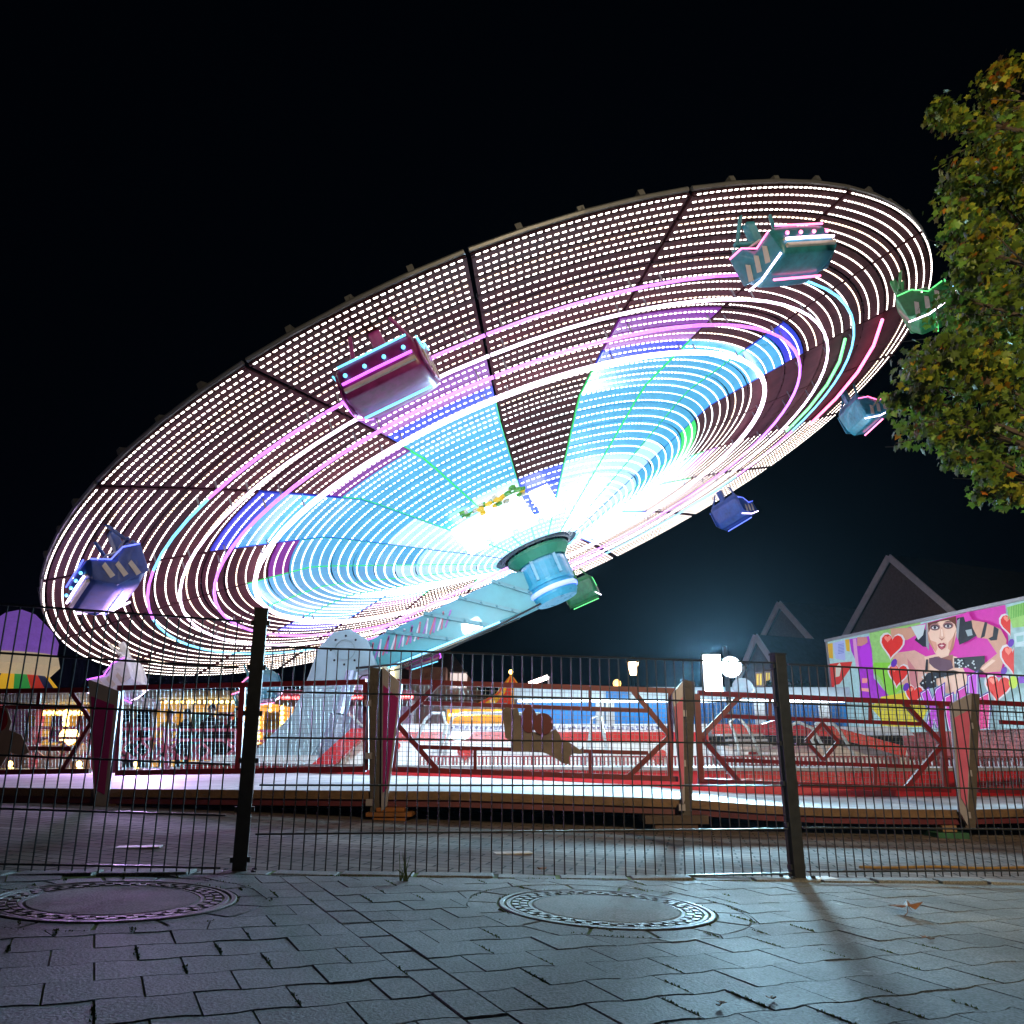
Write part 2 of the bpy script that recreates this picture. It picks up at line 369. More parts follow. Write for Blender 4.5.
def fpost(x,y,z0,z1,ang,w_=.06):
    m=MB(); M=Matrix.Rotation(ang,3,'Z'); m.box((x,y,(z0+z1)/2),(w_,w_*.8,z1-z0),M=M)
    p=m.build('post',anth,fr,bevel=.003)
    m=MB(); m.box((x,y,z1+.004),(w_+.006,w_*.8+.006,.010),M=M); m.build('post_cap',anth,p)
    m=MB(); m.box((x,y,z0+.004),(.15,.12,.010),M=M)
    for a,b in ((-.06,-.045),(.06,-.045),(.06,.045),(-.06,.045)): m.lathe([(.011,.009),(.011,.02),(.001,.024)],(Vector((x,y,z0))+M@Vector((a,b,0))),6)
    m.build('base_plate',anth,p)
    for k in range(6):
        z=z0+.06+k*(z1-z0-.12)/5
        for s in (-1,1):
            m=MB(); m.box(Vector((x,y,z))+M@Vector((s*(w_/2+.006),0,0)),(.012,.026,.022),M=M); m.build('clamp',anth,p)
fpost(-1.178,3.85,.063,1.21,math.radians(14)); fpost(1.412,4.42,-.035,1.066,math.radians(20),.066)
# yellow hose lying behind the fence
m=MB(); P=[]
for i in range(15):
    px=860+i*16; py=876-2.3*i*.35+math.sin(i)*.8; d=ray(px,py); q=CAM+d*((gz(3,5)-.0-H)/d.z); P.append((q.x,q.y,gz(q.x,q.y)+.003))
m.tube(P,.007,8); tag(m.build('hose',mat('yellow hose',(.30,.17,.05),.6),smooth=True),'thin yellow brown hose lying on the yard just behind the right fence panel','hose')
# ---------------------------------------------------------------- dead leaves & weed
leafm=mat('dead leaf',(.30,.12,.05),.7,var=.4,scale=30)
def lobed(n=5,s=1.):
    pts=[]
    for i in range(n*2+1):
        a=math.pi*(-.35+1.7*i/(n*2)); r=(1. if i%2 else .45)*(1-.25*abs(i/(n*2)-.5)*2)
        pts.append(Vector((s*r*math.cos(a)*.9,s*r*math.sin(a),0)))
    return pts
def dleaf(px,py,s,rz,label,curl=.5):
    d=ray(px,py); q=CAM+d*((gz(0,4)-H)/d.z); q=CAM+d*((gz(q.x,q.y)-H)/d.z)
    m=MB(); pts=lobed(5,s); n=len(pts); c=Vector((0,0,curl*s*.35))
    up=[Vector((p.x,p.y,abs(p.x)*curl*.4+R.random()*curl*s*.25+.003)) for p in pts]
    k=len(m.v); m.v+=[tuple(c)]+[tuple(p) for p in up]
    for i in range(n-1): m.f.append((k,k+1+i,k+2+i)); m.m.append(0)
    m.tube([c,c+Vector((-s*.5,-s*.3,-.2*s)),Vector((-s*1.1,-s*.5,.003))],.0016,5)
    o=m.build('fallen_leaf',leafm); o.location=(q.x,q.y,gz(q.x,q.y)+.004); o.rotation_euler=(0,0,rz)
    sd=o.modifiers.new('thick','SOLIDIFY'); sd.thickness=.0008
    return tag(o,label,'leaf','fallen leaves')
dleaf(908,912,.085,.6,'largest curled brown fallen leaf on the right of the pavement',.9)
dleaf(926,938,.022,2,'small brown fallen leaf just below the large curled leaf')
dleaf(542,872,.035,1,'reddish fallen leaf at the foot of the middle fence panel',1.)
dleaf(722,1006,.016,.2,'tiny fallen leaf near the bottom of the photo, right of middle')
dleaf(770,1000,.014,3,'tiny dark leaf bit at the bottom right of the pavement')
wd=MB()
d=ray(403,882); q=CAM+d*((gz(-.5,4)-H)/d.z)
for i in range(16):
    a=R.uniform(0,6.28); h=R.uniform(.04,.12); s=R.uniform(.01,.05)
    b=Vector((q.x+R.uniform(-.02,.02),q.y+.04,gz(q.x,q.y))); e=b+Vector((math.cos(a)*s,math.sin(a)*s,h)); mi=(b+e)/2+Vector((0,0,.015))
    wd.tube([b,mi,e],[.002,.0016,.0004],4)
tag(wd.build('weed',mat('weed green',(.08,.12,.03),.8)),'small dry weed growing at the edge stones under the middle fence panel','weed')
# ================================================================ THE RIDE DECK
def zd(x):
    K=[(-99,.272),(-.6,.268),(1.4,.205),(2.3,.13),(3.7,.092),(99,.09)]
    for (a,b),(c,d) in zip(K,K[1:]):
        if x<=c: return b+(d-b)*(x-a)/(c-a)
    return .09
wood=mat('weathered brown board',(.16,.085,.045),.7,var=.35,scale=9,bump=.3)
fasc=mat('dark red fascia',(.12,.02,.03),.5,var=.3)
alu=bpy.data.materials.new('chequered aluminium deck'); alu.use_nodes=True
def deckmat(m):
    n=m.node_tree.nodes; l=m.node_tree.links; b=n['Principled BSDF']; tc=n.new('ShaderNodeTexCoord')
    br=n.new('ShaderNodeTexBrick'); br.inputs['Brick Width'].default_value=1.25; br.inputs['Row Height'].default_value=2.4; br.inputs['Mortar Size'].default_value=.006; br.offset=0
    br.inputs['Color1'].default_value=(.62,.63,.66,1); br.inputs['Color2'].default_value=(.52,.53,.56,1); br.inputs['Mortar'].default_value=(.08,.08,.08,1); br.inputs['Scale'].default_value=1
    l.new(tc.outputs['Object'],br.inputs[0])
    nz=n.new('ShaderNodeTexNoise'); nz.inputs['Scale'].default_value=2; nz.inputs['Detail'].default_value=9; l.new(tc.outputs['Object'],nz.inputs[0])
    mr=n.new('ShaderNodeMapRange'); mr.inputs['From Min'].default_value=.3; mr.inputs['From Max'].default_value=.7; mr.inputs['To Min'].default_value=.65; mr.inputs['To Max'].default_value=1.1; l.new(nz.outputs['Fac'],mr.inputs[0])
    s=n.new('ShaderNodeVectorMath'); s.operation='SCALE'; l.new(br.outputs['Color'],s.inputs[0]); l.new(mr.outputs[0],s.inputs['Scale']); l.new(s.outputs[0],b.inputs['Base Color'])
    b.inputs['Roughness'].default_value=.6
    v=n.new('ShaderNodeTexVoronoi'); v.inputs['Scale'].default_value=45; l.new(tc.outputs['Object'],v.inputs[0])
    bp=n.new('ShaderNodeBump'); bp.inputs['Strength'].default_value=.3; bp.inputs['Distance'].default_value=.004; l.new(v.outputs[0],bp.inputs['Height']); l.new(bp.outputs[0],b.inputs['Normal'])
deckmat(alu)
DF=[]
for px,Y in ((-620,9.2),(-240,8.0),(0,7.55),(103,7.3),(378,6.92),(686,6.92),(962,7.45),(1240,8.2),(1700,9.6)):
    p=at(px,797,Y); DF.append(Vector((p.x,p.y,0)))
dk=root('ride_deck',(0,8,0),'wide raised metal deck with brown board edge around the whirling ride','deck')
m=MB(); DX=[]
for a,b in zip(DF,DF[1:]):
    for k in range(4): DX.append(a.lerp(b,k/4))
DX.append(DF[-1])
yb=lambda x: 18 if x<-5.5 else (lerp(18,24,(x+5.5)/3.5) if x<-2 else 25)
for a,b in zip(DX,DX[1:]): m.poly([(a.x,a.y,zd(a.x)),(b.x,b.y,zd(b.x)),(b.x,yb(b.x),zd(b.x)),(a.x,yb(a.x),zd(a.x))])
m.build('deck_plate',alu,dk)
m=MB(); m2=MB()
for a,b in zip(DX,DX[1:]):
    t=(b-a).normalized(); n_=Vector((t.y,-t.x,0))
    def q(p,o,z): return Vector((p.x+n_.x*o,p.y+n_.y*o,zd(p.x)+z))
    m.hexa([q(a,-.04,-.058),q(b,-.04,-.058),q(b,.012,-.058),q(a,.012,-.058),q(a,-.04,.006),q(b,-.04,.006),q(b,.012,.006),q(a,.012,.006)])
    m2.hexa([q(a,-.10,-.112),q(b,-.10,-.112),q(b,-.02,-.112),q(a,-.02,-.112),q(a,-.10,-.06),q(b,-.10,-.06),q(b,-.02,-.06),q(a,-.02,-.06)])
m.build('edge_board',wood,dk); m2.build('edge_beam',fasc,dk)
steel=mat('dark steel',(.03,.03,.035),.5,.6,var=.3)
m=MB()
for i in range(-5,7):
    x=i*1.9+.4
    m.bar((x,8.2 if abs(x)<5 else 9.4,.02),(x,18 if x<-2 else 23,.02),.10,.08)
for y in (9.3,13,17,21): m.bar((-13 if y<18 else -2,y,.0),(13,y,.0),.14,.16)
m.build('underframe',steel,dk)
# packing under the deck front : every pack its own thing
def pack(px,Y,ws,label,cols):
    p=at(px,838,Y); z=gz(p.x,p.y)-.012; top=zd(p.x)-.114; m=MB(); n=len(ws); h=(top-z)/n
    for i,(w_,d) in enumerate(ws):
        m.box((p.x+R.uniform(-.01,.01),p.y+.15,z+h*(i+.5)),(w_,d,h-.003),cols[i][0])
    mats=[mat('pack '+c[1],c[2],.7,var=.3,bump=.3) for c in cols]
    for i,c in enumerate(cols): pass
    mb=m; 
    return tag(mb.build('support_block',mats,bevel=.004),label,'support block','blocks packed under the ride deck')
W1=(.20,.10,.05); OR=(.32,.10,.015); GR=(.02,.10,.05); BR=(.09,.045,.03)
pack(100,7.25,[(.16,.2),(.14,.2)],'two pale wooden blocks stacked under the leftmost ride post',[(0,'pale timber',(.28,.17,.11)),(1,'pale timber b',(.26,.15,.10))])
pack(388,6.85,[(.26,.3),(.36,.35),(.22,.3)],'orange painted wooden block stack under the second ride post',[(0,'orange timber',OR),(1,'orange timber b',(.26,.09,.02)),(2,'orange timber c',OR)])
pack(677,6.9,[(.34,.3),(.50,.35)],'flat dark brown timber pack under the third ride post',[(0,'brown timber',BR),(1,'brown timber b',(.07,.04,.03))])
pack(954,7.35,[(.26,.3),(.12,.2)],'green block with a small wooden offcut under the rightmost ride post',[(0,'green block',GR),(1,'offcut',(.22,.12,.06))])
dkst=mat('black crate',(.01,.01,.012),.6)
for px,Y,w_,lab in ((305,8.5,.45,'black support stand under the deck left of the orange blocks'),(432,8.2,.42,'broad black support stand just right of the orange blocks'),(520,10,.5,'black support stand in the middle beneath the deck'),(655,9.2,.6,'black support stand behind the brown timber pack'),(900,9.6,.8,'black support stand beneath the deck near the right post'),(180,9,.6,'black support stand beneath the deck right of the pale blocks')):
    p=at(px,825,Y); z=gz(p.x,Y)-.012; m=MB(); top=zd(p.x)-.08
    m.box((p.x,Y,z+.02),(w_,.4,.04)); m.box((p.x,Y,(z+top)/2),(w_*.55,.26,top-z-.04)); m.box((p.x,Y,top-.02),(w_*.8,.34,.04))
    for s in (-1,1): m.bar((p.x+s*w_*.42,Y-.15,z+.03),(p.x+s*w_*.25,Y-.13,top-.03),.03)
    tag(m.build('support_stand',dkst,bevel=.004),lab,'support stand','black stands beneath the ride deck')
# ---------------------------------------------------------------- perimeter posts and railings
mag=mat('magenta enamel',(.30,.015,.16),.32,coat=.3); lil=mat('lilac grey steel',(.34,.30,.36),.4,.3); pnk=mat('pink enamel',(.62,.12,.24),.35,coat=.3)
railm=mat('red tube paint',(.17,.008,.015),.38,coat=.3,var=.25); tim=mat('post timber',(.075,.055,.05),.7,var=.3,bump=.3)
gal=mat('galvanised wire',(.25,.25,.27),.4,.8)
def wing(pts,Y,d,panel,label,timber,back=0):
    """tapered post: board post plus a slanting panel wing"""
    P=[at(x,y,Y) for x,y in pts]; c=P[0]; t=root('ride_post',(P[2].x,Y,zd(P[2].x)),label,'post','posts along the front of the ride deck')
    m=MB(); m.extr(P,(0,.04,0)); m.build('panel_frame',lil,t,bevel=.004)
    c=sum(P,Vector())/4; Q=[c+(p-c)*.74 for p in P]
    nrm=Vector((0,-.004,0)); m=MB(); m.extr([q+Vector((0,-.010,0)) for q in Q],(0,.0085,0)); m.build('panel_face',panel,t)
    T=[at(x,y,Y+.05) for x,y in timber]; m=MB(); m.extr(T,(0,.05,0)); m.build('timber',tim,t,bevel=.004)
    b=T[-1]; m=MB()
    for k in (.25,.6,.9):
        q=T[0].lerp(T[-1],k); m.box(q+Vector((.0,-.02,0)),(.05,.04,.05))
    m.build('bracket',lil,t)
wing([(88,679),(119,691),(106,812),(94,806)],7.22,(.0,.10,0),mag,'leftmost tapered magenta post of the ride deck with lilac frame',[(93,806),(105,806),(106,825),(91,825)])
wing([(382,666),(402,684),(387,806),(381,812)],6.84,(.0,.10,0),mag,'purple faced post with tall dark timber, second from the left along the deck',[(368,667),(384,669),(383,818),(370,818)])
wing([(672,694),(683,681),(685,800),(683,806)],6.84,(.0,.10,0),pnk,'third deck post, grey timber with narrow pink wing on its left',[(683,679),(695,682),(692,822),(681,822)])
wing([(951,704),(972,693),(968,826),(960,812)],7.36,(.0,.10,0),pnk,'rightmost deck post, pink wing beside dark timber in front of the poster',[(969,693),(980,694),(976,829),(965,829)])
def section(A,B,label,bars,mesh=None,group='red railing sections between the ride posts'):
    """A,B = (pixel x, Y) of the two ends; bars in picture coordinates of that vertical plane"""
    a=at(A[0],780,A[1]);b=at(B[0],780,B[1]); a.z=b.z=0
    t=root('railing',((a+b)/2)+Vector((0,0,zd((a.x+b.x)/2))),label,'railing',group)
    pr=lambda x,y,o=0: onplane(x,y,a,b,o)
    m=MB()
    for w_,pts in bars:
        for p,q in zip(pts,pts[1:]): m.bar(pr(*p),pr(*q),w_,w_*.8,up=(0,1,0))
    m.build('frame',railm,t)
    if mesh:
        m=MB()
        for (x0,x1,yt0,yt1,yb0,yb1) in mesh:
            p0,p1=pr(x0,yb0,-.02),pr(x1,yb1,-.02); q0,q1=pr(x0,yt0,-.02),pr(x1,yt1,-.02)
            n=int((p1-p0).length/.035)
            for i in range(n+1): m.bar(p0.lerp(p1,i/n),q0.lerp(q1,i/n),.0032)
            n=int((q0-p0).length/.035)
            for i in range(n+1): m.bar(p0.lerp(q0,i/n),p1.lerp(q1,i/n),.0032)
        m.build('infill_mesh',gal,t)
    return t,pr
section((-60,7.7),(92,7.3),'red tube railing section at the far left with a K brace beside the magenta post',
 [(.042,[(-60,692),(90,690)]),(.034,[(-60,708),(82,707)]),(.04,[(-60,773),(90,771)]),(.034,[(10,748),(72,749)]),(.034,[(70,690),(92,722),(62,771)]),(.03,[(40,690),(38,708)])],[(-60,90,692,690,773,771)])
section((116,7.3),(366,6.95),'plain red tube railing frame between the magenta post and the dark timber post',
 [(.042,[(118,688),(366,682)]),(.045,[(121,688),(116,773),(366,769)]),(.045,[(243,686),(238,770)]),(.045,[(366,682),(366,770)])],[(118,366,689,683,772,769)])
section((386,6.95),(678,6.95),'red railing section with two K braces and a cut-out flying figure, middle of the deck',
 [(.042,[(386,681),(500,685),(680,691)]),(.045,[(399,682),(393,770)]),(.04,[(438,684),(397,724),(437,769)]),(.032,[(423,703),(652,711)]),(.032,[(420,747),(648,753)]),(.042,[(388,769),(678,779)]),
  (.045,[(671,692),(670,777)]),(.04,[(633,691),(670,736),(627,778)]),(.026,[(475,749),(475,770)]),(.026,[(590,690),(590,709)]),(.026,[(590,753),(590,775)])],[(398,670,684,691,770,777)])
section((698,6.95),(946,7.4),'red railing section with a diamond between two K braces, right of the third deck post',
 [(.042,[(698,693),(950,704)]),(.045,[(697,694),(701,782)]),(.04,[(740,696),(701,737),(740,783)]),(.032,[(722,716),(920,724)]),(.032,[(722,760),(925,767)]),(.042,[(698,781),(950,790)]),
  (.045,[(940,704),(946,789)]),(.04,[(904,703),(942,744),(906,788)]),(.03,[(822,723),(838,742),(823,760),(806,741),(822,723)]),(.026,[(770,697),(770,717)]),(.026,[(870,703),(870,722)]),(.026,[(875,766),(875,787)])],[(700,944,695,703,782,789)])
section((978,7.45),(1150,8.0),'red railing section at the far right of the deck in front of the heart poster',
 [(.042,[(978,702),(1150,711)]),(.032,[(1000,722),(1150,730)]),(.042,[(978,790),(1150,797)]),(.045,[(1140,706),(1142,797)])],[(980,1150,703,711,790,797)])
# cut-out figure hung on the middle railing, seen from its unpainted back
a=at(386,780,6.93);b=at(678,780,6.93)
bk=mat('bare plywood back',(.20,.15,.135),.8,var=.3,scale=5,bump=.2)
def cutout(pts,off,th,mm,name,parent=None,loc=None):
    P=[onplane(x,y,a,b,off) for x,y in pts]; m=MB(); m.extr(P,(0,-th,0)); return m.build(name,mm,parent,bevel=.002)
def ell(cx,cy,rx,ry,n=18,rot=0):
    return [(cx+rx*math.cos(t)*math.cos(rot)-ry*math.sin(t)*math.sin(rot),cy+rx*math.cos(t)*math.sin(rot)+ry*math.sin(t)*math.cos(rot)) for t in [2*math.pi*i/n for i in range(n)]]
def zp(L,x0,y0,s): return [(x0+x*s,y0+y*s) for x,y in L]
cf=root('cutout_figure',at(545,740,6.88),'grey brown plywood cut-out figure with two dark red round shapes hung on the middle railing','cut-out figure')
cutout(zp([(8,378),(22,365),(45,372),(60,368),(66,392),(82,402),(90,440),(120,452),(160,455),(190,440),(203,458),(210,478),(240,488),(272,510),(286,500),(284,526),(250,524),(235,535),(238,562),(212,556),(190,540),(160,525),(130,514),(90,518),(38,518),(36,480),(18,470),(14,430)],500,600,.293),.035,.012,bk,'silhouette',cf)
dr=mat('dark red back paint',(.12,.012,.015),.6)
cutout(ell(529,720,8.2,13),.052,.008,dr,'round_shape',cf); cutout(ell(543,724,10.5,11),.063,.008,dr,'round_shape',cf)
a=at(-60,780,7.68);b=at(92,780,7.28)
cf=root('cutout_figure',at(10,740,7.5),'pale plywood cut-out with a bright red round heart shape at the far left railing','cut-out figure')
cutout([(-20,705),(8,708),(12,722),(10,730),(22,735),(30,752),(22,757),(10,752),(2,766),(-20,766)],.035,.012,mat('pale plywood',(.42,.30,.27),.8),'silhouette',cf)
cutout(ell(0,719,8,12),.052,.008,mat('bright red back paint',(.4,.01,.01),.5),'round_shape',cf)
# ================================================================ RIDE BASE
red=mat('red gloss plinth',(.52,.014,.02),.35,coat=.3,var=.1); wht=mat('white enamel',(.72,.74,.76),.4,var=.08); gry=mat('grey grating',(.30,.27,.28),.6)
ride=root('fairground_ride',(-3.4,16,.2),'huge tilted wheel ride covered in rows of white bulbs on a blue boom','fairground ride')
RP=[]
for px,Y in ((178,15.2),(250,14.0),(330,12.6),(400,11.6),(500,10.8),(600,10.3),(720,9.9),(850,9.7),(1024,9.9),(1250,10.6)):
    p=at(px,785,Y); RP.append(Vector((p.x,p.y,0)))
m=MB(); m2=MB(); m3=MB()
zt=.40
m3.poly([(p.x,p.y,zt) for p in RP]+[(12,22,zt),(-7,22,zt)])
for p,q in zip(RP,RP[1:]):
    t=(q-p).normalized(); n_=Vector((t.y,-t.x,0))
    for mb,z0,z1,o in ((m,0,.155,0),):
        A=p.copy();B=q.copy()
        mb.poly([(A.x,A.y,zd(A.x)+.002),(B.x,B.y,zd(B.x)+.002),(B.x,B.y,zt-.035),(A.x,A.y,zt-.035)])
    m2.bar((p.x,p.y,zt-.017),(q.x,q.y,zt-.017),.06,.035)
m.build('plinth_fascia',red,ride); m2.build('plinth_edge',gry,ride); m3.build('plinth_top',wht,ride)
# fringe of slotted red grille above the plinth edge
m=MB()
pts=[(420,763),(560,767),(700,772),(860,777),(1030,783)]
A=at(420,770,11.8);B=at(1030,780,10.6)
for i in range(150):
    x=420+i*4.1; p=A.lerp(B,i/150.); m.box((p.x,p.y,zt+.055),(.022,.03,.11))
m.bar((A.x,A.y,zt+.115),(B.x,B.y,zt+.115),.03,.02); m.build('slotted_grille',mat('dark red grille',(.22,.02,.03),.5),ride)
# stepped white base with red stripe
m=MB(); X0=at(338,770,12.6).x; X1=at(712,770,12.6).x
def wedge(mb,x0,x1,y0,y1,z0,z1,mi=0,sl=.0):
    mb.hexa([(x0,y0,z0),(x1,y0,z0),(x1,y1+3,z0),(x0,y1+3,z0),(x0+sl,y1,z1),(x1,y1,z1),(x1,y1+3,z1),(x0+sl,y1+3,z1)],mi)
wedge(m,X0,X1,12.5,12.62,zt+.004,.72,sl=.25); m.build('base_skirt',wht,ride)
m=MB(); wedge(m,X0+.25,X1,12.66,12.7,.722,.86); st=m.build('red_stripe',red,ride)
m=MB(); wedge(m,X0+.5,X1+.05,12.86,12.95,.862,.985); m.build('base_top',wht,ride)
ramp=MB(); ramp.hexa([(X0-.32,12.3,zt+.003),(X0+.02,12.3,zt+.003),(X0+.02,12.6,zt+.003),(X0-.32,12.6,zt+.003),(X0+.22,12.3,.90),(X0+.5,12.3,.90),(X0+.5,12.6,.90),(X0+.22,12.6,.90)])
ramp.build('red_ramp',red,ride)
hr=mat('heart red',(.55,.03,.03),.4)
def heart2d(n=22):
    P=[]
    for i in range(n):
        t=2*math.pi*i/n; P.append((16*math.sin(t)**3/17,-(13*math.cos(t)-5*math.cos(2*t)-2*math.cos(3*t)-math.cos(4*t))/17))
    return P
HT=heart2d()
for hx,hy,s,Y in ((394,747,7,12.47),(500-35,753,8.5,12.47),(700-42,756,9,12.47),(755,755,7,11.6)):
    m=MB(); m.extr([at(hx+x*s,hy+y*s,Y) for x,y in HT],(0,.02,0)); m.build('heart_sign',hr,ride)
m=MB()
for k in range(48):   # row of small blue lettering, too far away to read
    x=at(452+k*4.9,726,12.84).x
    if x>X1: break
    w_=R.uniform(.03,.06)
    for j in range(R.choice((2,2,3))): m.box((x+j*.018-.02,12.875,.925+R.uniform(-.015,.015)),(.009,.012,R.uniform(.025,.045)))
    m.box((x,12.875,.925+R.choice((-.025,.0,.025))),(w_*.8,.012,.010))
m.build('lettering_band',mat('blue lettering',(.06,.09,.35),.5),ride)
chrome=mat('pale handrail tube',(.6,.65,.68),.3,.4)
for pts in ([(441,770),(447,740),(452,718),(461,713),(540,714)],[(416,742),(425,720),(432,713),(443,713),(446,725),(436,770)],[(584,770),(590,735),(592,718),(600,716),(604,735),(611,770)],
            [(744,770),(735,735),(730,722),(737,716),(748,728),(768,772)],[(792,772),(783,742),(786,728),(798,722),(812,728),(838,772)],[(826,770),(812,740),(816,724),(826,718),(838,728),(862,768)]):
    m=MB(); P=[at(x,y,11.9 if x<700 else 11.2) for x,y in pts]; m.tube(P,.022,8); m.build('handrail',chrome,ride,smooth=True)
m=MB()
for k in range(7):
    x=at(742+k*4.2,735+k*5.2,11.3); m.box(x,(.5,.22,.03))
m.build('steps',gry,ride)
# right hand deck body : white slab with red stripe and black grille
m=MB(); xa=at(728,770,12.2).x; xb=at(915,770,12.2).x
wedge(m,xa,xb,12.3,12.4,zt+.004,.66); m.build('side_skirt',wht,ride)
m=MB(); wedge(m,xa+.1,xb,12.44,12.46,.662,.80); m.build('side_grille',mat('black louvre',(.03,.03,.035),.6),ride)
m=MB(); wedge(m,xa,xb+.1,12.3,12.5,.803,.93); m.build('side_ledge',wht,ride)
m=MB()
for (x0,y0),(x1,y1) in (((712,729),(830,731)),((830,731),(905,752))):
    m.bar(at(x0,y0,12.2),at(x1,y1,12.0),.14,.14)
m.bar(at(770,728,12.2),at(768,722,12.2),.2); m.build('red_bumper',red,ride)
# ================================================================ BOOM
blu=mat('pale blue boom paint',(.34,.50,.58),.35,coat=.3,var=.12,scale=2); cyn=mat('cyan hub paint',(.03,.34,.52),.3,coat=.4)
YB=15.7
prof=[(232,768),(262,744),(292,714),(308,676),(318,648),(333,632),(350,629),(368,640),(512,572),(560,566),(569,590),(520,613),(440,645),(378,668),(352,672),(343,700),(328,735),(300,768)]
P=[at(x,y,YB) for x,y in prof]
m=MB(); m.extr(P[:8]+P[13:],(0,.75,0)); bo=m.build('boom_knee',blu,ride,bevel=.03)
m=MB(); m.extr([P[7]+Vector((0,.08,0)),P[8]+Vector((0,.08,0)),P[9]+Vector((0,.08,0)),P[10]+Vector((0,.08,0)),P[11]+Vector((0,.08,0)),P[12]+Vector((0,.08,0)),P[13]+Vector((0,.08,0))],(0,.56,0)); bm_=m.build('boom',mat('aqua boom paint',(.08,.36,.42),.35,coat=.3,var=.15,scale=2),ride,bevel=.02)
m=MB(); q0=at(366,655,YB+.07); q1=at(452,617,YB+.07)
for i in range(22):
    t=i/22; c=q0.lerp(q1,t); s=.22*(1 if i%2 else -1); m.bar(c+Vector((-.05,-.005,-.17)),c+Vector((.05,-.005,.17)) if i%2 else c+Vector((-.02,-.005,.17)),.03,.02,mi=i%3,up=(0,1,0))
m.build('zigzag_motif',[mat('motif purple',(.35,.12,.5),.4),mat('motif white',(.6,.65,.75),.4),mat('motif red',(.5,.1,.2),.4)],bm_)
plamp=lamp_mat('purple neon',(.55,.07,.95),2.4); wlamp=lamp_mat('lilac white neon',(.95,.72,1.),6.); clamp_=lamp_mat('cyan neon',(.08,.55,.9),2.2); glamp=lamp_mat('green neon',(.05,.8,.15),1.6); rlamp=lamp_mat('pink red neon',(1.,.12,.35),4.)
blamp=lamp_mat('blue neon',(.06,.12,1.),2.)
m=MB()
for tt in (.12,.38,.62,.86):
    A_=P[7].lerp(P[8],tt)+Vector((0,.05,.02)); B_=P[12].lerp(P[10],tt)+Vector((0,.05,-.02)); m.bar(A_,B_,.07,.04,up=(0,1,0))
    for q in (.12,.37,.62,.87): m.sphere(A_.lerp(B_,q)+Vector((.0,-.03,0)),.022,6)
m.build('flange_plate',mat('aqua flange',(.10,.30,.36),.4),bm_)
m=MB(); m.tube([at(356,668,YB-.02),at(400,664,YB-.02),at(450,648,YB-.02),at(505,622,YB-.02),at(548,600,YB)],.022,6); m.tube([at(350,690,YB-.05),at(362,676,YB-.05),at(400,669,YB-.02),at(520,618,YB)],.016,6); m.build('hydraulic_hose',mat('black rubber',(.015,.015,.015),.5),bm_,smooth=True)
m=MB()
for q_ in range(8): m.sphere(at(345,650,YB-.01)+Vector((.27*math.cos(q_*.785),0,.27*math.sin(q_*.785))),.022,6)
m.lathe([(.02,-.03),(.19,-.03),(.19,.02)],at(345,650,YB),20,axis=Matrix.Rotation(math.pi/2,3,'X')); m.build('pivot_bolts',steel,bo)['kind']='stuff'
m=MB(); m.tube([at(372,633,YB+.03),at(508,568,YB+.03)],.03,8); m.build('neon_tube',plamp,bm_)
m=MB(); m.tube([at(388,668,YB+.03),at(500,622,YB+.03)],.022,8); m.build('neon_tube',clamp_,bm_)
m=MB()
for o in (0,.55): m.tube([at(326,772,15.0+o),at(341,715,15.0+o)],.20,12); m.tube([at(341,715,15.0+o),at(352,672,15.2+o)],.11,12)
m.build('lift_cylinder',mat('silver blue ram',(.35,.45,.62),.25,.5),ride,smooth=False)
m=MB(); m.box((at(275,762,16).x,16.1,.46),(1.9,1.5,.12)); m.build('foot_plate',wht,ride)
# ================================================================ WHEEL
WN=Vector((-.374,.046,.926)).normalized(); WU=Vector((0,1,0)).cross(WN).normalized(); WV=WN.cross(WU); WC=Vector((.1,16,5.37))
WM=Matrix((WU,WV,WN)).transposed()
def wmat(t): return Matrix.Translation(WC)@WM.to_4x4()@Matrix.Rotation(t,4,'Z')
def place(o,t): o.parent=ride; o.matrix_parent_inverse=Matrix.Translation(-ride.location); o.matrix_basis=wmat(t)
def hh(r): return -1.12+(r-.6)*.305 if r<4.2 else (-.022+.05*math.sin((r-4.2)/4.4*math.pi))
NA=20; HW=math.tan(math.radians(8.82)); AH=math.radians(8.82)
pan_o=mat('dark maroon panel',(.085,.026,.03),.75,spec=.1,var=.3,scale=3)
pan_i=mat('backlit blue panel',(.05,.3,.5),.3,emis=(.12,.52,.85),es=.55,var=.25,scale=2); pan_w=mat('backlit pale panel',(.4,.6,.7),.3,emis=(.45,.72,1.),es=.75,scale=2)
pan_g=mat('backlit green edge',(.05,.5,.1),.3,emis=(.04,.7,.16),es=.8); pan_p=mat('purple panel',(.16,.02,.22),.35,emis=(.45,.04,.65),es=.25); pan_b=mat('deep blue panel',(.02,.04,.35),.35,emis=(.02,.06,.8),es=.5)
bulb=[lamp_mat('white bulb',(1.,.90,.82),5.5),lamp_mat('cool bulb',(.86,.95,1.),6.),lamp_mat('warm bulb',(1.,.80,.60),4.)]
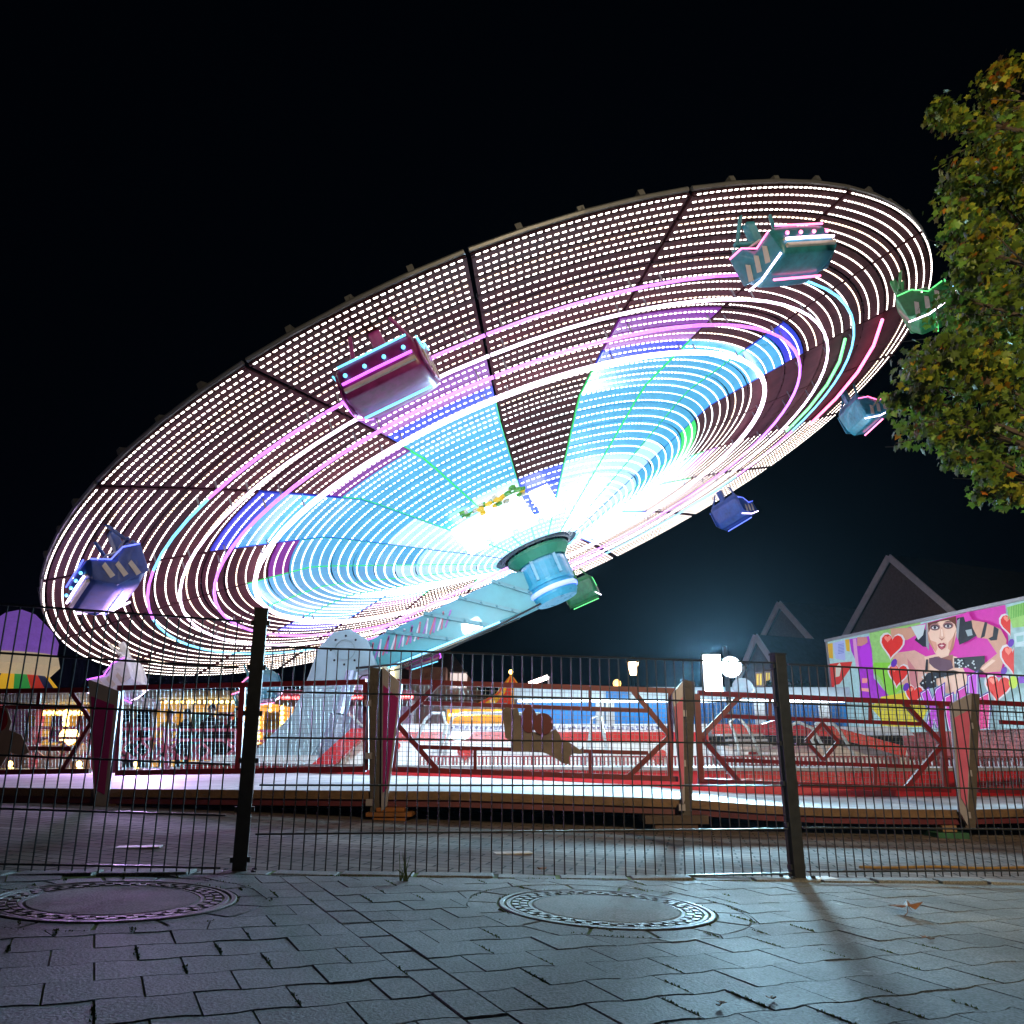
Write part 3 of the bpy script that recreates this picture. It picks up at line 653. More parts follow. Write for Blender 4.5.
def arm_meshes(kind):
    # structure above the panel
    m=MB(); rs=[.7,2,3.2,4.2,5.3,6.4,7.5,8.5]
    for r0,r1 in zip(rs,rs[1:]):
        for s in (-1,1):
            m.bar((r0,s*r0*HW*.55,hh(r0)+.12),(r1,s*r1*HW*.55,hh(r1)+.12),.07)
        tp=lambda r_:hh(r_)+.10+.45*min(1,(8.6-r_)/3.2)
        m.bar((r0,0,tp(r0)),(r1,0,tp(r1)),.08)
        m.bar((r0,-r0*HW*.55,hh(r0)+.12),(r0,0,tp(r0)),.04); m.bar((r0,r0*HW*.55,hh(r0)+.12),(r1,0,tp(r1)),.04); m.bar((r0,-r0*HW,hh(r0)+.06),(r0,r0*HW,hh(r0)+.06),.05)
    m.tube([(8.5*math.cos(a_*AH),8.5*math.sin(a_*AH),.05) for a_ in (-1,-.5,0,.5,1)],.03,6)
    frame=m
    p=MB(); step=.38; r=.85
    zone={0:lambda r:(2 if r<2.8 else 1 if r<5.3 else 0),1:lambda r:(2 if r<2.2 else 1 if r<4.6 else 4 if r<5.0 else 0),2:lambda r:(2 if r<3.2 else 1 if r<5.7 else 5 if r<6.1 else 0),4:lambda r:(2 if r<2.4 else 1 if r<3.4 else 3 if r<3.8 else 0),5:lambda r:(2 if r<2.6 else 1 if r<4.9 else 5 if r<5.3 else 3 if r<5.6 else 4 if r<6.0 else 0),3:lambda r:(2 if r<1.6 else 5 if r<2.6 else 0 if r<4.9 else 1 if r<5.2 else 0)}[kind]
    while r<8.48:
        r1=min(r+step,8.5); z=zone((r+r1)/2); g=.012
        def Q(rr,s,dz): return Vector((rr*math.cos(s*AH),rr*math.sin(s*AH),hh(rr)+dz))
        for q in range(6):
            s0,s1=-1+q/3,-1+(q+1)/3
            k=len(p.v); p.v+=[tuple(Q(a_,b_,c_)) for c_ in (0,.03) for a_,b_ in ((r+g,s0),(r1-g,s0),(r1-g,s1),(r+g,s1))]
            for f_ in ((0,3,2,1),(4,5,6,7),(0,1,5,4),(2,3,7,6)): p.f.append(tuple(k+i for i in f_)); p.m.append(z)
        if z in (1,2):
            for s in (-1,1):
                p.hexa([Q(r+g,s*1.0,-.012),Q(r1-g,s*1.0,-.012),Q(r1-g,s*1.012,-.012),Q(r+g,s*1.012,-.012),Q(r+g,s*1.0,.028),Q(r1-g,s*1.0,.028),Q(r1-g,s*1.012,.028),Q(r+g,s*1.012,.028)],3 if kind!=2 else 5)
        r=r1
    b=MB(); r=.95; row=0
    while r<8.5:
        if kind==4 and 5.2<r<8.0: r+=.17; row+=1; continue
        w_=2*r*HW*.97; n=max(2,int(w_/(.088 if r>2 else .08))); zb=hh(r)-.004; sl=.305 if r<4.2 else 0
        a_,t_=(.0105,.027) if r>2 else (.009,.018)
        for i in range(n):
            y=(i-(n-1)/2)*w_/n; mi=1 if r<4.4 else (0 if (row%5) else 2)
            P=[(r-a_,y-t_),(r+a_,y-t_),(r+a_,y+t_),(r-a_,y+t_)]; k=len(b.v)
            b.v+=[(x*math.cos(yy/r),x*math.sin(yy/r),zb+(x-r)*sl) for x,yy in P]+[((r+(x-r)*.7)*math.cos((y+(yy-y)*.75)/r),(r+(x-r)*.7)*math.sin((y+(yy-y)*.75)/r),zb-.008) for x,yy in P]
            for q in ((4,7,6,5),(0,4,5,1),(1,5,6,2),(2,6,7,3),(3,7,4,0)): b.f.append(tuple(k+j for j in q)); b.m.append(mi)
        r+=.125 if r>7.7 else .165 if r>2 else .13; row+=1
    tubes=[]
    if kind==4:
        for rr,mm in ((7.6,rlamp),(6.9,glamp)):
            t=MB(); A=math.radians(8.9); t.tube([(rr*math.cos(a_),rr*math.sin(a_),-.10) for a_ in (-A,0,A)],.03,6); tubes.append((t,mm))
    for rr,h,mm,rad in ((6.0,-.16,plamp,.026),(7.05,-.13,plamp if kind%2 else clamp_,.022),(6.55,-.14,wlamp,.022),(5.3,-.14,wlamp,.04)):
        t=MB(); A=math.radians(8.9); c=math.cos(A)
        t.tube([(rr*math.cos(a_),rr*math.sin(a_),h) for a_ in (-A,-A/2,0,A/2,A)],rad,6)
        for a_ in (-A*.8,A*.8): t.bar((rr*math.cos(a_),rr*math.sin(a_),h),(rr*math.cos(a_),rr*math.sin(a_),hh(rr)+.04),.02,mi=1)
        tubes.append((t,mm))
    return frame,p,b,tubes
white_steel=mat('grey truss steel',(.22,.22,.25),.45,.5)
protos={}
kinds=[0,1,0,2,1,0,3,1,2,0,0,1,2,1,0,3,1,0,2,1]; kinds[0]=kinds[19]=4; kinds[14]=5; kinds[16]=5   # decoration of the 20 arms
def new_arm(kind):
    fm,p,b,tb=arm_meshes(kind)
    o=fm.build('arm',white_steel); pp=p.build('light_panel',[pan_o,pan_i,pan_w,pan_g,pan_p,pan_b],o); b.build('light_bulbs',bulb,pp)['kind']='stuff'
    for t,mm in tb: t.build('neon_tube',[mm,white_steel],o)
    return o
for i,kd in enumerate(kinds):
    if kd not in protos: o=protos[kd]=new_arm(kd)
    else: o=clone(protos[kd])
    place(o,math.radians(18*i+6))
# gondolas
def gondola(shell_m,light_m,light2):
    m=MB()
    # side profile (x = radial outwards, z up), lofted across y with rounded ends
    prof=[(-.42,-.95),(-.30,-1.12),(.10,-1.18),(.42,-1.08),(.50,-.90),(.46,-.62),(.36,-.62),(.34,-.84),(.0,-.90),(-.20,-.86),(-.26,-.42),(-.36,-.30),(-.46,-.45)]
    ys=[(-.58,.82),(-.54,.93),(-.46,1.),(.46,1.),(.54,.93),(.58,.82)]; n=len(prof); cx,cz=0,-.80
    for y,s in ys: m.v+=[(cx+(x-cx)*s,y,cz+(z-cz)*s) for x,z in prof]
    for j in range(len(ys)-1):
        for i in range(n): m.f.append((j*n+i,j*n+(i+1)%n,(j+1)*n+(i+1)%n,(j+1)*n+i)); m.m.append(0)
    m.f.append(tuple(range(n))[::-1]); m.m.append(0); m.f.append(tuple((len(ys)-1)*n+i for i in range(n))); m.m.append(0)
    for s in (-1,1): m.extr([(-.44,s*.56,-.95),(.1,s*.58,-1.15),(.44,s*.56,-1.0),(.40,s*.56,-.66),(.05,s*.56,-.72),(-.2,s*.56,-.42),(-.42,s*.56,-.42)],(0,s*.04,0))
    m.bar((-.3,0,-.35),(-.25,0,.08),.14,.18); m.bar((-.28,-.5,-.3),(-.28,.5,-.3),.08); m.bar((-.28,-.46,-.32),(-.05,-.3,.1),.06); m.bar((-.28,.46,-.32),(-.05,.3,.1),.06)
    g=m.build('gondola',shell_m,smooth=True,bevel=.02); sb=g.modifiers.new('round','SUBSURF'); sb.levels=1; sb.render_levels=1
    m=MB()
    for z_,h_ in ((-.98,.05),(-.88,.025)): m.box((.475,0,z_),(.05,1.02,h_))
    for s_ in (-1,1):
        for q in range(3): m.extr([(-.30+q*.2,s_*.604,-.98),(-.22+q*.2,s_*.604,-1.02),(-.14+q*.2,s_*.604,-.80),(-.20+q*.2,s_*.604,-.74)],(0,s_*.012,0))
    m.build('trim_stripe',mat('gondola cream trim',(.6,.55,.5),.35),g)
    m=MB()
    for q in (-.42,-.14,.14,.42): m.sphere((.52,q,-.80),.03,8)
    tag(m.build('marker_lamps',clamp_ if shell_m.name[0]!='c' else rlamp,g),None,None,kind='stuff')
    m=MB()
    for s in (-.27,.27): m.box((.04,s,-.83),(.34,.46,.09)); m.box((-.20,s,-.60),(.08,.46,.42),M=Matrix.Rotation(-.12,3,'Y'))
    m.build('seat',mat('black seat vinyl',(.02,.02,.025),.5),g,bevel=.02)
    m=MB(); m.tube([(-.2,-.5,-.5),(.12,-.5,-.58),(.16,-.3,-.6),(.16,.3,-.6),(.12,.5,-.58),(-.2,.5,-.5)],.022,8); m.build('lap_bar',chrome,g,smooth=True)
    m=MB(); m.tube([(.515,-.5,-.9),(.525,0,-.9),(.515,.5,-.9)],.020,6); m.tube([(-.46,-.5,-1.02),(-.1,-.62,-1.12),(.4,-.61,-1.05)],.016,6); m.build('light_strip',light_m,g)
    m=MB(); m.tube([(.0,-.5,-1.2),(.0,.5,-1.2)],.018,6); m.tube([(.47,-.5,-.62),(.47,.5,-.62)],.016,6)
    for s in (-1,1): m.tube([(-.4,s*.6,-.46),(-.12,s*.61,-.5),(.1,s*.61,-.70),(.40,s*.61,-.66)],.014,6)
    m.build('light_strip',light2,g)
    return g
shells=[mat('blue gondola shell',(.02,.07,.34),.4,coat=.3,var=.3),mat('green gondola shell',(.02,.22,.07),.4,coat=.3,var=.3),mat('cyan gondola shell',(.03,.24,.34),.4,coat=.3,var=.3),mat('magenta gondola shell',(.26,.02,.18),.4,coat=.3,var=.3),mat('white gondola shell',(.75,.78,.85),.25,coat=.6)]
gk=[2,0,1,3,2,4,0,3,2,1]; gp={}
for i in range(10):
    k=gk[i]
    if k not in gp: g=gp[k]=gondola(shells[k],wlamp if k!=3 else plamp,[plamp,blamp,glamp,rlamp,clamp_][(k+1)%5])
    else: g=clone(gp[k])
    place(g,0); g.matrix_basis=wmat(math.radians(36*i+6))@Matrix.Translation((8.05,0,-.05))@Matrix.Diagonal((.8,.8,.8,1))
# hub
m=MB(); m.lathe([(.02,-2.12),(.40,-2.12),(.46,-2.02),(.46,-1.80),(.49,-1.79),(.49,-1.72),(.46,-1.71),(.46,-1.25),(.52,-1.2),(.52,-1.1),(.02,-1.1)],n=28); hb=m.build('hub',cyn); place(hb,0)
m=MB(); m.lathe([(.50,-1.30),(.64,-1.14),(.64,-1.08),(.45,-1.08)],n=28); m.build('hub_collar',mat('green hub collar',(.02,.22,.12),.4),hb)
m=MB(); m.lathe([(.475,-1.97),(.50,-1.94),(.50,-1.90),(.475,-1.87)],n=28); m.build('neon_ring',blamp,hb)
for i in range(6):
    a_=i*math.pi/3; m=MB(); m.box((.47*math.cos(a_),.47*math.sin(a_),-1.48),(.06,.06,.42)); m.build('hub_rib',mat('hub rib',(.2,.45,.6),.3),hb)
# bright centre lamps hung from the wheel beside the hub
m=MB(); 
for i in range(4):
    for j in range(2): m.box((1.75+j*.5,-.75+i*.5,-.90+j*.14),(.34,.36,.10),M=Matrix.Rotation(-.3,3,'Y'))
cl=m.build('centre_lamp',lamp_mat('centre lamp glass',(.95,.98,1.),6.)); place(cl,math.radians(-104))
m=MB()
for i in range(26):
    c=Vector((2.75+R.uniform(-.12,.12),R.uniform(-.6,.6),-.66+R.uniform(-.08,.06))); m.box(c,(.09,.09,.05),mi=i%3,M=Matrix.Rotation(R.random()*3,3,'Z'))
m.tube([Vector((2.75,-.6,-.66)),Vector((2.75,.6,-.66))],.018,6,mi=1)
m.build('flower_garland',[mat('yellow petal',(.8,.5,.03),.5,emis=(.8,.5,.03),es=.3),mat('green petal',(.1,.4,.05),.5),mat('white petal',(.7,.7,.6),.5)],cl)
#__BG__
# ================================================================ BACKGROUND BOOTHS
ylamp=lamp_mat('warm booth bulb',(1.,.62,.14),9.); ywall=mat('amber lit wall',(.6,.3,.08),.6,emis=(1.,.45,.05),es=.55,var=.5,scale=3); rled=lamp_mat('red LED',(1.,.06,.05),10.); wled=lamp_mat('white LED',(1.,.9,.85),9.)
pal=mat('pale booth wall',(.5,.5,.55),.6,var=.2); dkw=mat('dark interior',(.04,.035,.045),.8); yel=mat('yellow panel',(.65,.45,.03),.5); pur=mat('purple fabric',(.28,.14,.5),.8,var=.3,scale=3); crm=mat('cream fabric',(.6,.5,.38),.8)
def pbox(mb,x0,y0,x1,y1,Y,d,mi=0):
    """box whose front face at distance Y spans the given picture rectangle"""
    a=at(x0,y1,Y); b=at(x1,y0,Y); mb.hexa([(a.x,Y,a.z),(b.x,Y,a.z),(b.x,Y+d,a.z),(a.x,Y+d,a.z),(a.x,Y,b.z),(b.x,Y,b.z),(b.x,Y+d,b.z),(a.x,Y+d,b.z)],mi)
def gbox(mb,x0,x1,ytop,Y,d,mi=0,z0=None):
    a=at(x0,760,Y); b=at(x1,ytop,Y); z=gz(a.x,Y) if z0 is None else z0
    mb.hexa([(a.x,Y,z),(b.x,Y,z),(b.x,Y+d,z),(a.x,Y+d,z),(a.x,Y,b.z),(b.x,Y,b.z),(b.x,Y+d,b.z),(a.x,Y+d,b.z)],mi)
def bulbs(mb,x0,y0,x1,y1,Y,n,r=.035,mi=0):
    for i in range(n):
        t=i/max(1,n-1); mb.sphere(at(lerp(x0,x1,t),lerp(y0,y1,t),Y),r,6,mi)
# booth with amber lit walls (left middle)
t=root('game_booth',(at(205,760,25).x,26,-.09),'game booth with amber glowing back wall and bulb rows behind the onlookers','booth')
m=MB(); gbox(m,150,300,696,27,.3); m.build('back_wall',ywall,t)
m=MB(); pbox(m,146,690,304,699,24,3.2); m.build('roof',pal,t,bevel=.02)
for x in (150,186,244,300):
    m=MB(); gbox(m,x,x+3,699,24.05,.12); m.build('post',pal,t)
m=MB(); bulbs(m,160,702,300,702,23.95,26,.05); bulbs(m,258,708,258,742,26.7,8,.07);bulbs(m,282,708,282,742,26.7,8,.07);bulbs(m,270,706,270,742,26.7,9,.06); tag(m.build('light_bulbs',ylamp,t),None,None,kind='stuff')
for x0,c in ((190,'teal'),(214,'rose'),(262,'gold')):
    m=MB(); pbox(m,x0,712,x0+18,748,26.6,.2); m.build('prize_panel',mat('prize '+c,{'teal':(.1,.3,.35),'rose':(.5,.08,.2),'gold':(.6,.35,.05)}[c],.6,var=.6,scale=8),t)
m=MB(); pbox(m,152,744,300,760,24.1,.5); m.build('counter',mat('pink counter',(.4,.15,.22),.5,var=.4,scale=4),t)
# far left booth
t=root('game_booth',(at(50,760,17).x,17.5,-.09),'booth at the far left edge with amber lamps under a pale roof strip','booth')
m=MB(); gbox(m,-80,102,704,19,.3); m.build('back_wall',ywall,t)
m=MB(); pbox(m,-90,692,108,703,16.6,2.6); m.build('roof',pal,t,bevel=.02)
m=MB(); bulbs(m,44,713,80,713,16.5,8,.05); bulbs(m,66,713,66,734,16.5,5,.07); bulbs(m,10,764,12,776,16.5,3,.06); bulbs(m,79,764,80,775,16.5,3,.06); bulbs(m,136,764,137,775,16.5,3,.05); tag(m.build('light_bulbs',ylamp,t),None,None,kind='stuff')
m=MB(); m.sphere(at(69,736,16.5),.17,12); m.build('lantern',ylamp,t,smooth=True)
for x in (-10,34,98): m=MB(); gbox(m,x,x+4,703,16.7,.15); m.build('post',pnk,t)
m=MB(); pbox(m,-80,745,96,772,17,.5); m.build('counter',mat('grey pink counter',(.3,.2,.25),.5,var=.5,scale=3),t)
for i,x in enumerate((4,24,48,74)): m=MB(); pbox(m,x,716,x+15,742,18.6,.2); m.build('prize_panel',mat('prize mix%d'%i,[(.1,.35,.2),(.5,.3,.05),(.3,.08,.4),(.5,.1,.08)][i],.6,var=.6,scale=9),t)
# red LED awning booth
t=root('red_light_booth',(at(335,760,21).x,22,-.09),'dark booth under a straight row of red lights, seen between boom and timber post','booth')
m=MB(); pbox(m,256,690,414,700,20.6,3); m.build('awning',mat('dark awning',(.12,.03,.05),.6),t)
m=MB(); bulbs(m,259,698,412,697,20.5,52,.035); tag(m.build('light_bulbs',rled,t),None,None,kind='stuff')
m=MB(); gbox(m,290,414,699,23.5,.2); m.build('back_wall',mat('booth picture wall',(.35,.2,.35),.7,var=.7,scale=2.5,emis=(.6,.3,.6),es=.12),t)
for x in (292,352,410): m=MB(); gbox(m,x,x+4,699,20.7,.15); m.build('post',pal,t)
m=MB(); pbox(m,330,672,392,690,21.2,.1); m.build('sign_board',mat('board print',(.45,.35,.6),.5,var=.8,scale=3,emis=(.5,.4,.7),es=.25),t)
m=MB(); P=[at(x,y,20.9) for x,y in ((337,708),(352,716),(362,726),(372,716),(380,704))]; m.tube(P,.04,8); m.build('swing_arm',wht,t,smooth=True)
# round purple tent at the far left
t=root('round_tent',(at(-25,760,18).x,18.5,-.09),'round kiosk with purple domed roof, cream band and multicoloured awning at the left edge','kiosk')
c=at(-20,690,18); cx=c.x; z0=at(0,618,18).z; z1=at(0,652,18).z; z2=at(0,672,18).z
rr=at(21,690,18).x-cx
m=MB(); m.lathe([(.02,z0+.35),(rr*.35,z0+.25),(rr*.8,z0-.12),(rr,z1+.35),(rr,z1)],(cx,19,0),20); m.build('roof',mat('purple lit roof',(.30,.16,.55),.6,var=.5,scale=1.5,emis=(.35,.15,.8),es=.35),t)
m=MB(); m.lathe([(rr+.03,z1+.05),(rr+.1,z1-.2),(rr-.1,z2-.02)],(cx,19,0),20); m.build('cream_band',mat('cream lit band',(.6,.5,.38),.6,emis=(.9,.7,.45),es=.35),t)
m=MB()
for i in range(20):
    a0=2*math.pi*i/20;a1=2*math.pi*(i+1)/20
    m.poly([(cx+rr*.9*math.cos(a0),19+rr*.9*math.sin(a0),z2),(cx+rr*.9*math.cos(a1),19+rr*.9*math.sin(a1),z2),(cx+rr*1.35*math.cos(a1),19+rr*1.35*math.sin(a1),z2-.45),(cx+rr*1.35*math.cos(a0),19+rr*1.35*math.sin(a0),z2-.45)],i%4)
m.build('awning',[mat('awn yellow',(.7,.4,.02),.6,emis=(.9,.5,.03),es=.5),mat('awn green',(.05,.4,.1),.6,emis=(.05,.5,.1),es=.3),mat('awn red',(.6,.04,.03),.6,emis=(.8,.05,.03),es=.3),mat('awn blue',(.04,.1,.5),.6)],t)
m=MB(); m.lathe([(rr*.85,z2-.3),(rr*.85,-.08)],(cx,19,0),20); m.build('wall',pur,t)
# LED column
t=root('light_column',(at(393,760,18.5).x,18.5,-.09),'slim pale column with a line of warm bulbs rising above the railing beside the boom','light column')
m=MB(); gbox(m,384,401,655,18.5,.25); m.build('column',mat('cream column',(.5,.48,.38),.5),t,bevel=.02)
m=MB(); bulbs(m,392,659,392,705,18.46,13,.05); m.build('bulb_line',lamp_mat('cream bulb',(1.,.85,.45),7.),t)
# striped circus tent
t=root('striped_tent',(at(511,760,29).x,29,-.09),'small pointed tent with red and yellow stripes behind the ride base','tent')
m=MB(); ap=at(511,672,29); zz1=at(511,692,29).z; zz2=at(511,706,29).z; c=Vector((ap.x,30,0)); n=16
for i in range(n):
    a0=2*math.pi*i/n;a1=2*math.pi*(i+1)/n
    f=lambda r,a,z:(c.x+r*math.cos(a),30+r*math.sin(a),z)
    m.poly([f(.02,a0,ap.z),f(.02,a1,ap.z),f(.55,a1,zz1),f(.55,a0,zz1)],i%2); m.poly([f(.55,a0,zz1),f(.55,a1,zz1),f(1.5,a1,zz2),f(1.5,a0,zz2)],i%2)
    m.poly([f(1.5,a0,zz2),f(1.5,a1,zz2),f(1.5,a1,-.08),f(1.5,a0,-.08)],i%2)
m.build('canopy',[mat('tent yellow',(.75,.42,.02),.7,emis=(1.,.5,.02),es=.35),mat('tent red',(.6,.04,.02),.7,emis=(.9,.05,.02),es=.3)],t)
m=MB(); m.sphere(ap,.08,8); m.build('finial',ylamp,t)
# amber counter kiosk
t=root('snack_kiosk',(at(475,760,26).x,26,-.09),'low kiosk glowing amber behind the ride handrails, just left of the striped tent','kiosk')
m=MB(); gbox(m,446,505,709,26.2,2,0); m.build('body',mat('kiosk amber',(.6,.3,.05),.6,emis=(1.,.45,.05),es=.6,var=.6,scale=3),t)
m=MB(); pbox(m,444,703,507,709,26,2.3); m.build('roof',pal,t)
m=MB(); bulbs(m,450,715,500,713,26.1,18,.05); m.build('bulb_line',ylamp,t)
# sloping light tube
t=root('slanted_light',at(537,682,27),'short slanted white and pink tube light right of the striped tent','lamp')
m=MB(); m.tube([at(529,684,27),at(548,677,27)],.07,8); m.build('tube',lamp_mat('pinkish tube',(1.,.75,.7),8.),t)
m=MB(); m.tube([at(549,678,27),(at(549,678,27).x,27,-.09)],.04,6); m.bar(at(528,685,27.05),at(550,677,27.05),.05); m.build('stand',pal,t)
# blue trailer
t=root('blue_trailer',(at(600,760,22).x,23,-.09),'long blue fairground trailer with white roof strip and pale pillars behind the ride','trailer')
tb=mat('trailer blue',(.02,.30,.80),.4,coat=.3,var=.12,scale=1.5)
m=MB(); gbox(m,517,846,700,22,2.4,0,.45); m.build('wall',tb,t)
m=MB(); pbox(m,514,687,850,699,21.9,2.6); m.build('roof_strip',mat('trailer white',(.55,.65,.7),.5,var=.15),t,bevel=.02)
for x in (597,607,684,757,822): m=MB(); pbox(m,x,698,x+7,742,21.88,.1); m.build('pillar',wht,t)
m=MB(); pbox(m,606,691,628,699,21.85,.03); m.build('sign_strip',mat('sign blue',(.03,.2,.5),.5),t)
m=MB()
for i in range(30): pbox(m,702+i*4.7,702,703.3+i*4.7,728,21.9,.08)
m.build('ribbing',mat('rib blue',(.02,.12,.35),.4),t)
m=MB()   # white figures on the wall
def seg(a,b,w_=.035): m.bar(at(a[0],a[1],21.97),at(b[0],b[1],21.97),w_,.03,up=(0,1,0))
for a_,b_ in (((519,701),(523,700)),((523,700),(523.5,703)),((523.5,703),(519.5,706)),((519.5,706),(524,706)),((526,700),(525.5,704)),((525.5,704),(529,703.5)),((528.5,700),(528.5,707))): seg(a_,b_)
m.build('number',wht,t)
m=MB()
for x in (560,650,740,830):
    p=at(x,760,22); m.lathe([(.3,-.12),(.36,-.08),(.36,.08),(.3,.12)],(p.x,22.2,.27),16,axis=Matrix.Rotation(math.pi/2,3,'X'))
m.build('wheels',steel,t)
m=MB(); a_=at(518,701,21.6);b_=at(845,701,21.6); m.tube([a_,b_],.035,6); m.build('tube_light',lamp_mat('cool tube light',(.75,.92,1.),9.),t)  # tube added under the roof strip to brighten the blue wall
m=MB(); m.sphere(at(617,683.5,22),.11,10); m.build('beacon',lamp_mat('amber beacon',(1.,.5,.03),2.5),t,smooth=True)
# pink barriers on the far side of the deck
pb=mat('pink barrier tube',(.55,.10,.16),.4)
for i,(x0,x1,Y,lab) in enumerate(((32,92,15.5,'pink tube barrier on the far side of the deck beside the far left booth'),(120,165,15.8,'pink tube barrier on the far side of the deck right of the magenta post'),(168,236,16.2,'pink tube barrier with a diamond in front of the onlookers'),(240,300,16.6,'pink tube barrier partly behind the pale blue boom foot'))):
    m=MB(); y0=728+i; y1=770
    for p,q in (((x0,y0),(x1,y0)),((x0,y0+10),(x1,y0+10)),((x0,y1-12),(x1,y1-12)),((x0,y1),(x1,y1)),((x0,y0),(x0,y1)),((x1,y0),(x1,y1)),((x0,y0+20),(x0+12,y0+10)),((x1,y0+20),(x1-12,y0+10)),((x0,y1-22),(x0+12,y1-12)),((x1-12,y1-12),(x1,y1-22))):
        m.bar(at(*p,Y),at(*q,Y),.05,up=(0,1,0))
    xm=(x0+x1)/2; D=[(xm,y0+13),(xm+8,y0+21),(xm,y0+29),(xm-8,y0+21),(xm,y0+13)]
    for p,q in zip(D,D[1:]): m.bar(at(*p,Y),at(*q,Y),.035,up=(0,1,0))
    a_=at(x0,770,Y)
    for xx in (x0+1,x1-1): m.bar((at(xx,770,Y).x,Y,zd(0)),at(xx,y1,Y),.05)
    tag(m.build('barrier',pb),lab,'barrier','pink barriers on the far side of the deck')
# onlookers
def person(px,Y,h,cloth,hair,label,turn=0.,arm=.1,trous=(.03,.03,.05)):
    p=at(px,750,Y); base=Vector((p.x,Y,-.102))
    s=h/1.75
    V_=[(0,0,.95),(0,0,1.12),(0,-.01,1.32),(0,0,1.46),(0,-.01,1.54),(0,-.02,1.63),(0,-.02,1.72), # pelvis..head
        (-.10,0,.90),(-.11,-.02,.50),(-.11,.01,.08),(-.12,-.13,.03), (.10,0,.90),(.12,.0,.50),(.12,.02,.08),(.13,-.12,.03),
        (-.19,0,1.41),(-.25,.03,1.14),(-.22,-.10-arm,.93),(-.21,-.14-arm,.86), (.19,0,1.41),(.26,.03,1.14),(.23,-.12-arm,.98+arm),(.22,-.17-arm,.96+arm)]
    Ed=[(0,1),(1,2),(2,3),(3,4),(4,5),(5,6),(0,7),(7,8),(8,9),(9,10),(0,11),(11,12),(12,13),(13,14),(2,15),(15,16),(16,17),(17,18),(2,19),(19,20),(20,21),(21,22)]
    Rd=[.15,.14,.16,.075,.058,.088,.07,.085,.058,.045,.035,.085,.058,.045,.035,.062,.048,.036,.03,.062,.048,.036,.03]
    me=bpy.data.meshes.new('person'); me.from_pydata([tuple(Vector(v)*s) for v in V_],Ed,[]); o=bpy.data.objects.new('person',me); COL.objects.link(o)
    sk=o.modifiers.new('skin','SKIN'); 
    for i,v in enumerate(me.skin_vertices[0].data if me.skin_vertices else []): pass
    if not me.skin_vertices:
        pass
    o.location=base; o.rotation_euler=(0,0,turn)
    tag(o,label,'person','onlookers standing behind the ride deck')
    bm=[v for v in V_]
    cm=bpy.data.materials.new('clothing'); cm.use_nodes=True; n=cm.node_tree.nodes; l=cm.node_tree.links; b=n['Principled BSDF']; b.inputs['Roughness'].default_value=.85
    tc=n.new('ShaderNodeTexCoord'); sx=n.new('ShaderNodeSeparateXYZ'); l.new(tc.outputs['Object'],sx.inputs[0]); cr=n.new('ShaderNodeValToRGB'); cr.color_ramp.interpolation='CONSTANT'
    mp=n.new('ShaderNodeMath'); mp.operation='DIVIDE'; mp.inputs[1].default_value=1.8*s; l.new(sx.outputs['Z'],mp.inputs[0]); l.new(mp.outputs[0],cr.inputs[0])
    e=cr.color_ramp.elements; e[0].position=0; e[0].color=(.02,.02,.02,1); e[1].position=.05; e[1].color=(*trous,1)
    e2=e.new(.50); e2.color=(*cloth,1); e3=e.new(.845); e3.color=(.45,.26,.19,1); l.new(cr.outputs[0],b.inputs['Base Color']); me.materials.append(cm)
    PEOPLE.append((o,[r*s for r in Rd]))
    hm=MB(); hc=Vector((0,.012,1.70))*s; hm.lathe([(.002,.095*s),(.06*s,.078*s),(.092*s,.03*s),(.098*s,-.02*s),(.08*s,-.07*s)],hc,14,a0=-.35,a1=math.pi+.35); hm.lathe([(.002,.098*s),(.06*s,.080*s),(.088*s,.045*s)],hc,14)
    hair_o=hm.build('hair',mat('hair %s'%str(hair),hair,.7),o,smooth=True)
    fm=MB(); fm.bar(Vector((0,-.115,1.655))*s,Vector((0,-.10,1.70))*s,.022*s); fm.sphere(Vector((-.098,-.01,1.665))*s,.022*s,6); fm.sphere(Vector((.098,-.01,1.665))*s,.022*s,6)
    fm.build('face',mat('skin',(.45,.26,.19),.5),o)
    em=MB(); 
    for q in (-.035,.035): em.sphere(Vector((q,-.106,1.685))*s,.010*s,6)
    em.bar(Vector((-.025,-.108,1.615))*s,Vector((.025,-.108,1.615))*s,.010*s); em.build('eyes_and_mouth',mat('face dark',(.08,.03,.03),.4),o)
PEOPLE=[]
for a_ in ((166,22.4,1.70,(.35,.22,.06),(.10,.05,.02),'person in a mustard coat, leftmost of the group behind the deck',.3),
          (183,22.9,1.76,(.04,.04,.05),(.03,.02,.02),'person in dark coat second from the left behind the deck',-.4),
          (208,22.3,1.84,(.02,.02,.025),(.03,.02,.02),'tallest onlooker in black jacket, arms raised a little, behind the pink barrier',.1,.25),
          (219,23.0,1.66,(.05,.03,.06),(.16,.09,.04),'shorter brown haired onlooker just right of the tallest one',-.2),
          (234,22.5,1.78,(.03,.03,.03),(.05,.03,.02),'onlooker in black jacket at the right end of the group by the fence post',.2,.15),
          (129,22,1.72,(.25,.05,.08),(.05,.03,.02),'onlooker in a dark red coat beside the magenta ride post',.5),
          (320,20.2,1.70,(.5,.05,.05),(.04,.03,.02),'person in a bright red top under the red light row',.0)):
    person(*a_)
